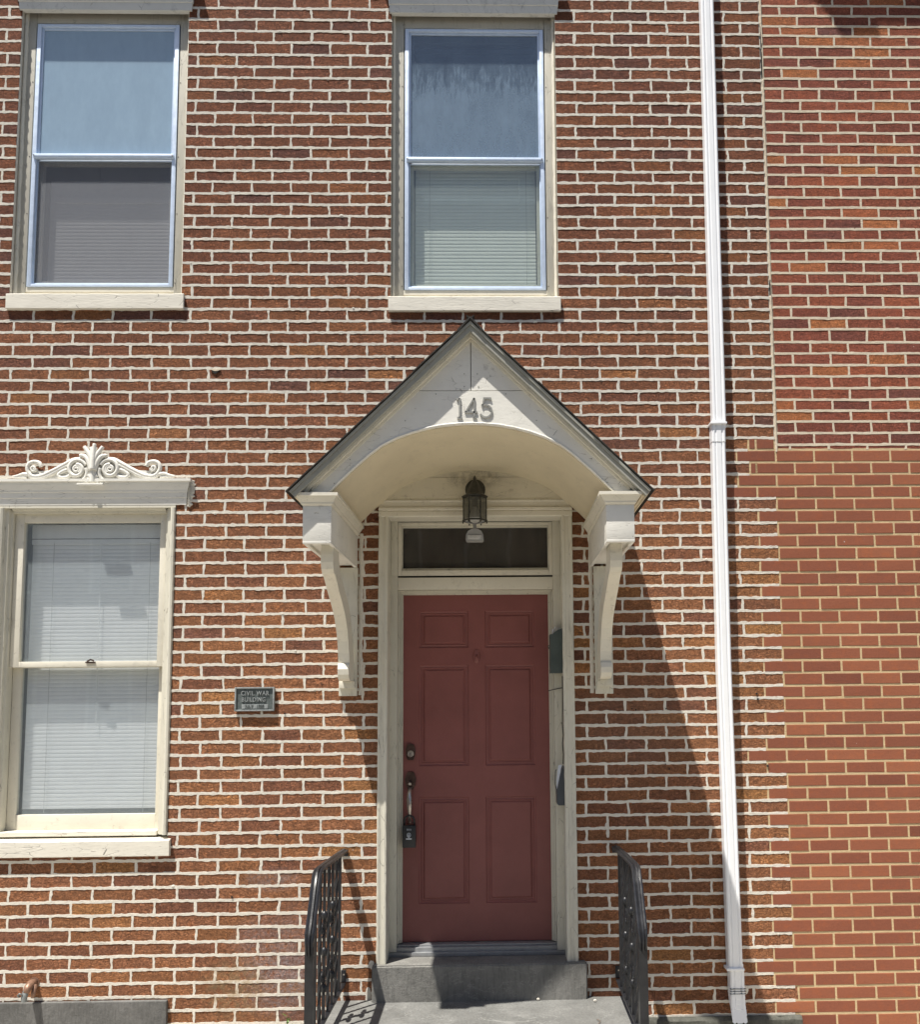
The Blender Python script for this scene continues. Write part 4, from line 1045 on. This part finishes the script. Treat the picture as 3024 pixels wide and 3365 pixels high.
# bead along the arch, ragged paint edge
mb = MB(); fb = smoothrand(77, .03); pts = []
for (x0, z0), (x1, z1) in zip(arch[:-1], arch[1:]):
    for k in range(6): t = k/6; pts.append((x0+(x1-x0)*t, z0+(z1-z0)*t))
pts.append(arch[-1])
mb.tube([(x, -.7675, z+.001+.0008*fb(x)) for x, z in pts], [.0055+.0016*fb(x*2+9) for x, z in pts], 7); mb.build('arch_bead', M['white_paint'], can, True)
# barrel vault
v_in = [(x, z-.004) for x, z in arch]; v_out = [(x, z+.010) for x, z in arch]; n = len(arch); vs = []
bk = [(ACX-.006+(x-ACX)*.985, z-.030 if abs(x-ACX) < .55 else z-.022) for x, z in arch]
for (x, z), (bx_, bz_) in zip(v_in, bk): vs += [(x, -.7375, z), (bx_, -.001, bz_), (x, -.7375, z+.012), (bx_, -.001, bz_+.012)]
# smooth it with extra stations along the depth
fs = []
for i in range(n-1):
    a, b = 4*i, 4*i+4; fs += [(a, a+1, b+1, b), (a+2, b+2, b+3, a+3), (a, b, b+2, a+2), (a+1, a+3, b+3, b+1)]
mb = MB(); mb.add(vs, fs); mb.build('vault_soffit', M['tan_soffit'], can, 'auto')
# beam blocks with crown mouldings, brackets below
def ringblock(mb, x0, x1, yf, rings):
    vs = []
    for z, o_ in rings: vs += [(x0-o_, -.001, z), (x0-o_, yf-o_, z), (x1+o_, yf-o_, z), (x1+o_, -.001, z)]
    n = len(rings); mb.add(vs, [(4*i+k, 4*i+(k+1) % 4, 4*i+4+(k+1) % 4, 4*i+4+k) for i in range(n-1) for k in range(4)]+[(0, 1, 2, 3), (4*n-1, 4*n-2, 4*n-3, 4*n-4)])
for x0, x1, bx0, bx1, wx0, wx1 in ((-.875, -.747, -.812, -.756, -.836, -.742), (.494, .622, .522, .578, .512, .606)):
    mb = MB(); mb.box(x0, x1, -.780, -.0005, 2.247, 2.404, .002); mb.box(x0+.0003, x1-.0003, -.7797, -.762, 2.234, 2.2468, .001)
    mb.box(x0+.0003, x0+.016, -.7615, -.0006, 2.234, 2.2468, .001); mb.box(x1-.016, x1-.0003, -.7615, -.0006, 2.234, 2.2468, .001)
    bl = mb.build('beam_block', M['white_paint'], can, 'auto')
    mb = MB(); ringblock(mb, x0, x1, -.780, [(2.4045, .001), (2.410, .005), (2.413, .009), (2.420, .010), (2.4225, .0115), (2.430, .017), (2.440, .024), (2.445, .027), (2.4455, .033), (2.460, .033)]); mb.build('crown_moulding', M['cream'], bl)
    F = [(-.665, 2.246), (-.676, 2.20), (-.674, 2.165), (-.662, 2.135), (-.640, 2.117), (-.615, 2.112), (-.600, 2.104), (-.560, 2.083), (-.500, 2.048), (-.42, 2.008), (-.35, 1.968), (-.30, 1.932), (-.255, 1.885), (-.22, 1.83), (-.195, 1.77), (-.183, 1.722),
         (-.198, 1.712), (-.206, 1.690), (-.202, 1.662), (-.186, 1.642), (-.160, 1.632)]
    Bk = [(-.030, 1.632), (-.027, 1.74), (-.060, 1.80), (-.095, 1.87), (-.140, 1.94), (-.20, 2.00), (-.29, 2.05), (-.38, 2.09), (-.46, 2.135), (-.515, 2.19), (-.530, 2.246)]
    mb = MB(); mb.prism(F+Bk, bx0, bx1, 'x'); br = mb.build('bracket', M['cream'], can)
    mb = MB(); mb.box(wx0, wx1, -.026, -.0005, 1.556, 2.233, .002); mb.box(wx0+.006, wx1-.006, -.052, -.0265, 1.595, 1.632, .003); mb.build('bracket_backplate', M['cream_v'], can, 'auto')
# eave underside boards outside the blocks
for s, xb in ((-1, -.875), (1, .622)):
    xo = AX+s*(EX-.03)
    MB().box(min(xo, xb+s*.034), max(xo, xb+s*.034), -.80, -.002, 2.440, 2.446).build('eave_soffit', M['tan_soffit'], can)

# house number
hn = thing('house_number', (-.115, -.762, 2.80), 'raised metal house number 145 on the canopy gable', 'house number')
sx = lambda x: -.2085+x*.000220; sz = lambda y: 2.933-y*.000222
def digit(paths, wd):
    m_ = MB()
    for pts in paths: strip(m_, [(sx(a), sz(b)) for a, b in pts], wd, -.7745, -.7686)
    m_.build('digit', M['digit'], hn)
digit([[(185, 128), (185, 540)], [(115, 158), (140, 148), (180, 140)], [(130, 545), (235, 545)]], .0088)
digit([[(485, 125), (485, 540)], [(485, 130), (310, 420)], [(285, 425), (550, 425)], [(455, 545), (535, 545)]], .0080)
arc5 = [(620+10, 310), (650, 285), (700, 268), (750, 275), (800, 305), (838, 350), (850, 410), (835, 470), (795, 515), (740, 535), (680, 525), (630, 490), (615, 465)]
digit([[(830, 172), (822, 132), (690, 132), (655, 300)]+arc5[1:]], .0082)

# wall lantern and sensor
ln = thing('wall_lantern', (-.118, -.02, 2.6), 'weathered bronze six sided wall lantern hanging under the canopy', 'lantern')
LX, LY = -.117, -.125
k_ = MB(); disc(k_, LX, -.0125, 2.652, .054, .056, .014, 24); k_.build('backplate', M['lamp_metal'], ln, 'auto')
MB().tube([(LX, -.02, 2.64), (LX, -.06, 2.66), (LX, -.10, 2.662), (LX, LY, 2.655)], .009, 8).build('arm', M['lamp_metal'], ln, True)
def hexring(r, z, a0=0): return [(LX+r*math.cos(a0+math.pi*k/3), LY+r*math.sin(a0+math.pi*k/3), z) for k in range(6)]
def hexloft(mb, rz, cap=True):
    vs = [p for r, z in rz for p in hexring(r, z)]; n = len(rz)
    fs = [(6*i+k, 6*i+(k+1) % 6, 6*i+6+(k+1) % 6, 6*i+6+k) for i in range(n-1) for k in range(6)]
    if cap: fs += [tuple(range(6)), tuple(6*n-1-k for k in range(6))]
    mb.add(vs, fs)
mb = MB(); hexloft(mb, [(.067, 2.585), (.069, 2.592), (.060, 2.598), (.048, 2.604), (.040, 2.625), (.030, 2.650), (.018, 2.668), (.010, 2.676), (.007, 2.680), (.009, 2.686), (.007, 2.694), (.001, 2.705)]); mb.build('roof', M['lamp_metal'], ln, 'auto')
mb = MB(); hexloft(mb, [(.0655, 2.458), (.0665, 2.466), (.0605, 2.468), (.0605, 2.458)], False); mb.build('bottom_ring', M['lamp_metal'], ln)
top, bot = hexring(.060, 2.586), hexring(.060, 2.467)
for k in range(6):
    MB().bar(bot[k], top[k], .006).build('frame_bar', M['lamp_metal'], ln)
    a, b, c, d = [Vector(q) for q in (bot[k], bot[(k+1) % 6], top[(k+1) % 6], top[k])]; ctr = (a+b+c+d)/4
    e = [ctr+(q-ctr)*.93 for q in (a, b, c, d)]; m_ = MB(); m_.add(e, [(0, 1, 2, 3)]); m_.build('glass_panel', M['lamp_glass'], ln)
MB().tube([(LX, LY, 2.59), (LX, LY, 2.535)], .016, 12).build('socket', M['lamp_metal'], ln)
MB().tube([(LX, LY, 2.540), (LX, LY, 2.525), (LX, LY, 2.500), (LX, LY, 2.475), (LX, LY, 2.458), (LX, LY, 2.449)], [.012, .016, .026, .029, .022, .006], 16).build('bulb', M['bulb'], ln, True)
for k in range(6):
    p = hexring(.062, 2.455)[k]; MB().tube([p, (p[0], p[1], 2.448)], .004, 6).build('foot_knob', M['lamp_metal'], ln)
mb = MB(); mb.tube([(LX-.05, LY-.03, 2.456), (LX-.025, LY-.03, 2.444), (LX, LY-.03, 2.440), (LX+.025, LY-.03, 2.444), (LX+.05, LY-.03, 2.456)], .004, 6); mb.tube([(LX, LY-.03, 2.442), (LX, LY-.03, 2.405)], .0095, 8); sn = mb.build('sensor_stem', M['sensor'], ln, 'auto')
mb = MB(); mb.prism([(LX-.046, 2.352), (LX-.040, 2.346), (LX+.040, 2.346), (LX+.046, 2.352), (LX+.044, 2.378), (LX+.034, 2.398), (LX+.015, 2.408), (LX-.015, 2.408), (LX-.034, 2.398), (LX-.044, 2.378)], LY-.062, LY-.005)
hd = mb.build('sensor_head', M['sensor'], ln)
mb = MB(); mb.box(LX-.036, LX+.036, LY-.067, LY-.0625, 2.352, 2.374, .002); mb.build('sensor_lens', M['sensor_lens'], hd)
for k in range(3): MB().box(LX-.033+.004*k, LX+.033-.004*k, LY-.0695, LY-.0672, 2.371-.007*k-.0018, 2.371-.007*k).build('lens_rib', M['bulb'], hd)

# ------------------------------------------------------------------ plaque
pl = thing('plaque', (-1.275, 0, 1.48), 'small grey cast plaque reading CIVIL WAR BUILDING on the brick wall', 'plaque')
MB().box(-1.3775, -1.1725, -.014, -.003, 1.482, 1.606, .001).build('plate', M['bronze_field'], pl)
mb = MB(); rect_frame(mb, -1.378, -1.172, 1.4815, 1.6065, .008, .008, .008, .008, -.023, -.0035, .002); mb.build('border', M['bronze_plate'], pl, 'auto')
def text(body_, size, xc, zc, y, mat, parent, ext=.0018, name='lettering', sx_=1.0, space=1.0):
    cu = bpy.data.curves.new('lettering', 'FONT'); cu.body = body_; cu.size = size; cu.extrude = ext; cu.align_x = 'CENTER'; cu.align_y = 'CENTER'; cu.space_character = space; cu.resolution_u = 3; cu.offset = .0003
    o = bpy.data.objects.new('tmp', cu); COL.objects.link(o); bpy.context.view_layer.update()
    me = bpy.data.meshes.new_from_object(o); bpy.data.objects.remove(o)
    for v in me.vertices: x, z_, yy = v.co; v.co = (xc+x*sx_, y-yy, zc+z_)
    me.materials.clear(); me.materials.append(mat); return link(name, me, parent)
text('CIVIL WAR', .034, -1.273, 1.574, -.0165, M['bronze_plate'], pl, .003, sx_=.80, space=1.12)
text('BUILDING', .032, -1.280, 1.541, -.0165, M['bronze_plate'], pl, .003, sx_=.80, space=1.10)
MB().box(-1.342, -1.205, -.0165, -.0141, 1.4945, 1.5175, .001).build('date_panel', M['bronze_plate'], pl)
text('JULY   1885', .022, -1.274, 1.506, -.0178, M['bronze_field'], pl, .0016, sx_=.92)

# ------------------------------------------------------------------ downspout
ds = thing('downspout', (1.2, -.03, -.17), 'white ribbed metal downspout running down the brick wall', 'downspout')
def spout_section(x0, x1, y0, y1):
    pts = [(x0, y1), (x0, y0+.006), (x0+.006, y0)]; W = x1-x0
    for a, b in ((.18, 0), (.22, .004), (.30, .004), (.34, 0), (.66, 0), (.70, .004), (.78, .004), (.82, 0)): pts.append((x0+W*a, y0+b))
    pts += [(x1-.006, y0), (x1, y0+.006), (x1, y0+.020), (x1-.003, y0+.023), (x1-.003, y0+.032), (x1, y0+.035), (x1, y1)]
    return pts
def loft(mb, secs):
    n = len(secs[0]); vs = [p for s in secs for p in s]; m_ = len(secs)
    mb.add(vs, [(n*i+k, n*i+(k+1) % n, n*i+n+(k+1) % n, n*i+n+k) for i in range(m_-1) for k in range(n)]+[tuple(range(n)), tuple(n*m_-1-k for k in range(n))])
mb = MB(); secs = []
for z, dx in ((7.0, .003), (5.45, .003), (4.0, 0), (2.995, -.001)): secs.append([(x+dx, y, z) for x, y in spout_section(1.168, 1.240, -.064, -.008)])
loft(mb, secs); mb.build('pipe', M['pvc'], ds)
mb = MB(); secs = []
for z, dx, e in ((3.0, 0, .0), (2.90, 0, .0), (2.897, 0, -.0025), (1.7, -.006, -.0025), (.15, .004, -.0025)): secs.append([(x+dx, y, z) for x, y in spout_section(1.1585-e*.5, 1.2325+e*.5, -.068-e, -.006)])
loft(mb, secs); mb.build('pipe', M['pvc'], ds)
for z in (3.0, .155):
    mb = MB(); mb.box(1.150, 1.240, -.078, -.003, z-.006, z+.006, .003); mb.box(1.2405, 1.252, -.008, -.002, z-.008, z+.008, .001); mb.build('collar', M['pvc'], ds, 'auto')
mb = MB(); secs = [[(x+.006, y, .15) for x, y in spout_section(1.162, 1.234, -.070, -.008)], [(x+.006, y, .075) for x, y in spout_section(1.162, 1.234, -.070, -.008)]]
for k in range(9):
    a = R(9*k); z0 = .062-.10*math.sin(a); yb = -.10*(1-math.cos(a))
    for e in (0, .0035):
        secs.append([(1.204+(x-1.204)*(1+(.0 if e else .05)), yb+math.cos(a)*(y+.008)-.008-(0 if e else .001), z0+math.sin(a)*(y+.008)*-.0-(-y)*math.sin(a)-(.0015 if e else 0)) for x, y in spout_section(1.168, 1.240, -.070, -.008)])
loft(mb, secs); mb.build('elbow', M['pvc'], ds)
mb = MB()
for z in (.058, .046, .034): mb.box(1.165, 1.245, -.0735, -.06, z, z+.0022, .0005)
mb.build('crimp_line', M['mail_grey'], ds)

# ------------------------------------------------------------------ railings
def railing(X, label):
    rl_ = thing('iron_railing', (X, -.45, .014), label, 'railing', 'iron railings beside the landing')
    sg = 1
    # moulded cap rail: three-rib section swept
    path = [(-.018, .758), (-.25, .768), (-.55, .780), (-.700, .784), (-.735, .772), (-.775, .715), (-.82, .640), (-.855, .585), (-.878, .555), (-.890, .525), (-.888, .492), (-.875, .462), (-.862, .445)]
    sec = [(-.021, 0), (-.021, .008), (-.015, .012), (-.008, .009), (-.004, .016), (.004, .016), (.008, .009), (.015, .012), (.021, .008), (.021, 0), (.012, -.008), (-.012, -.008)]
    vs = []; m_ = len(path); n = len(sec)
    for i, (y, z) in enumerate(path):
        p0, p1 = path[max(i-1, 0)], path[min(i+1, m_-1)]; t = Vector((0, p1[0]-p0[0], p1[1]-p0[1])).normalized(); up = Vector((0, t.z*1.0, -t.y*1.0))
        if up.z < 0 and i < 7: up = -up
        if i >= 7: up = Vector((0, t.z, -t.y))
        for a, b in sec: vs.append(Vector((X+a*(1 if i < 9 else 1-.12*(i-8)), y, z))+up*b)
    mb = MB(); mb.add(vs, [(n*i+k, n*i+(k+1) % n, n*i+n+(k+1) % n, n*i+n+k) for i in range(m_-1) for k in range(n)]+[tuple(range(n)), tuple(n*m_-1-k for k in range(n))])
    mb.build('handrail', M['iron'], rl_, 'auto')
    MB().bar((X, -.872, .014), (X, -.872, .56), .036).build('post', M['iron'], rl_)
    MB().box(X-.012, X+.012, -.856, -.010, .093, .103, .001).build('bottom_rail', M['iron'], rl_, 'auto')
    mb = MB(); mb.box(X-.013, X+.013, -.016, -.0035, .105, .165, .002); mb.build('wall_flange', M['iron'], rl_, 'auto')
    MB().box(X-.018, X+.018, -.020, -.0035, .735, .765, .002).build('wall_flange', M['iron'], rl_, 'auto')
    MB().tube([(X+.003, -.019, .145), (X+.003, -.014, .145)], .004, 8).build('bolt', M['steel'], rl_)
    ys = [-.145, -.245, -.345, -.450, -.555, -.660, -.765]
    def ztop(y): return .752+(-y)*.038 if y > -.70 else .776-(-.70-y)*1.45-.02
    for k, y in enumerate(ys):
        zt = ztop(y); tw = k % 2 == 1
        b = MB().bar((X, y, .103), (X, y, zt), .0135, twist=(11 if tw else 0), segs=(44 if tw else 1)).build('baluster', M['iron'], rl_)
        if k % 2 == 0 and k in (2, 4):
            for z0, sgn in ((.46, 1), (.34, -1)):
                pts = []; m2 = 26
                for q in range(m2+1):
                    t = q/m2; an = -math.pi/2+t*2.6*math.pi; r_ = .034*(1-.75*t)
                    pts.append((X, y+sgn*(.038-.0*t)-sgn*r_*math.cos(an)*1.0*(1), z0+.045*sgn+r_*math.sin(an)))
                MB().tube(pts, .0055, 6).build('scroll', M['iron'], b, True)
                MB().tube([(p[0], 2*y-p[1], p[2]) for p in pts], .0055, 6).build('scroll', M['iron'], b, True)
            for z0 in (.40, .56, .24):
                MB().tube([(X, y, z0-.020), (X, y, z0-.008), (X, y, z0+.008), (X, y, z0+.020)], [.008, .015, .015, .008], 10).build('collar', M['iron'], b, True)
    return rl_
railing(-.800, 'black twisted iron railing on the left side of the landing')
railing(.603, 'black twisted iron railing on the right side of the landing')

# ------------------------------------------------------------------ small things
tp = thing('water_tap', (-2.36, -.03, .10), 'weathered brass outdoor tap above the foundation stone at lower left', 'tap')
MB().tube([(-2.362, 0, .125), (-2.362, -.035, .128), (-2.363, -.065, .118), (-2.364, -.082, .095)], [.020, .021, .019, .014], 12).build('body', M['copper'], tp, True)
MB().tube([(-2.345, -.03, .125), (-2.343, -.045, .09), (-2.344, -.05, .065)], [.012, .012, .009], 8).build('side_lug', M['copper'], tp, True)
MB().tube([(-2.366, -.075, .105), (-2.367, -.088, .080), (-2.367, -.090, .058)], [.014, .015, .013], 12).build('spout', M['grey_metal'], tp, 'auto')
MB().tube([(-2.392, -.088, .082), (-2.394, -.10, .092), (-2.384, -.105, .102), (-2.372, -.10, .096)], .0045, 8).build('handle', M['grey_metal'], tp, True)
MB().tube([(-2.362, -.004, .125), (-2.362, .001, .125)], .027, 14).build('escutcheon', M['copper'], tp)

wd_ = thing('weed', (-1.07, -.06, -.17), 'small green weed growing at the foot of the wall beside the left railing', 'plant')
MB().tube([(-1.07, -.06, -.17), (-1.068, -.06, -.10), (-1.072, -.062, -.045)], .002, 5).build('stem', M['leaf'], wd_)
rl = random.Random(3)
for k in range(9):
    an = rl.uniform(0, 6.28); L = rl.uniform(.022, .042); z = -.12+k*.010; d = Vector((math.cos(an), math.sin(an)*.6, .55)).normalized(); sd_ = d.cross(Vector((0, 0, 1))).normalized()*L*.28
    c = Vector((-1.07, -.061, z)); m_ = MB(); m_.add([c, c+d*L*.5+sd_, c+d*L, c+d*L*.5-sd_+Vector((0, 0, -.003))], [(0, 1, 2), (0, 2, 3)]); m_.build('leaf', M['leaf'], wd_)
tw = MB(); tw.tube([(.37, -.42, .017), (.43, -.44, .020), (.50, -.43, .018), (.56, -.46, .020)], .0020, 5); tw.tube([(.45, -.435, .019), (.47, -.39, .022), (.455, -.36, .020)], .0016, 5)
tag(tw.build('twig', M['twig']), 'thin dry twig lying on the landing by the right railing', 'twig')
for x, y in ((.19, -.055), (.475, -.09)):
    m_ = MB(); disc(m_, x, y, .022, .008, .006, .008, 8)
    tag(m_.build('pebble', M['mortar']), 'tiny pale chip on the landing %s' % ('near the right end of the doorstep' if x < .3 else 'beside the right railing'), 'pebble')

try:
    scene.cycles.caustics_reflective = False; scene.cycles.caustics_refractive = False; scene.cycles.max_bounces = 8; scene.cycles.transparent_max_bounces = 16; scene.cycles.diffuse_bounces = 4
except Exception: pass
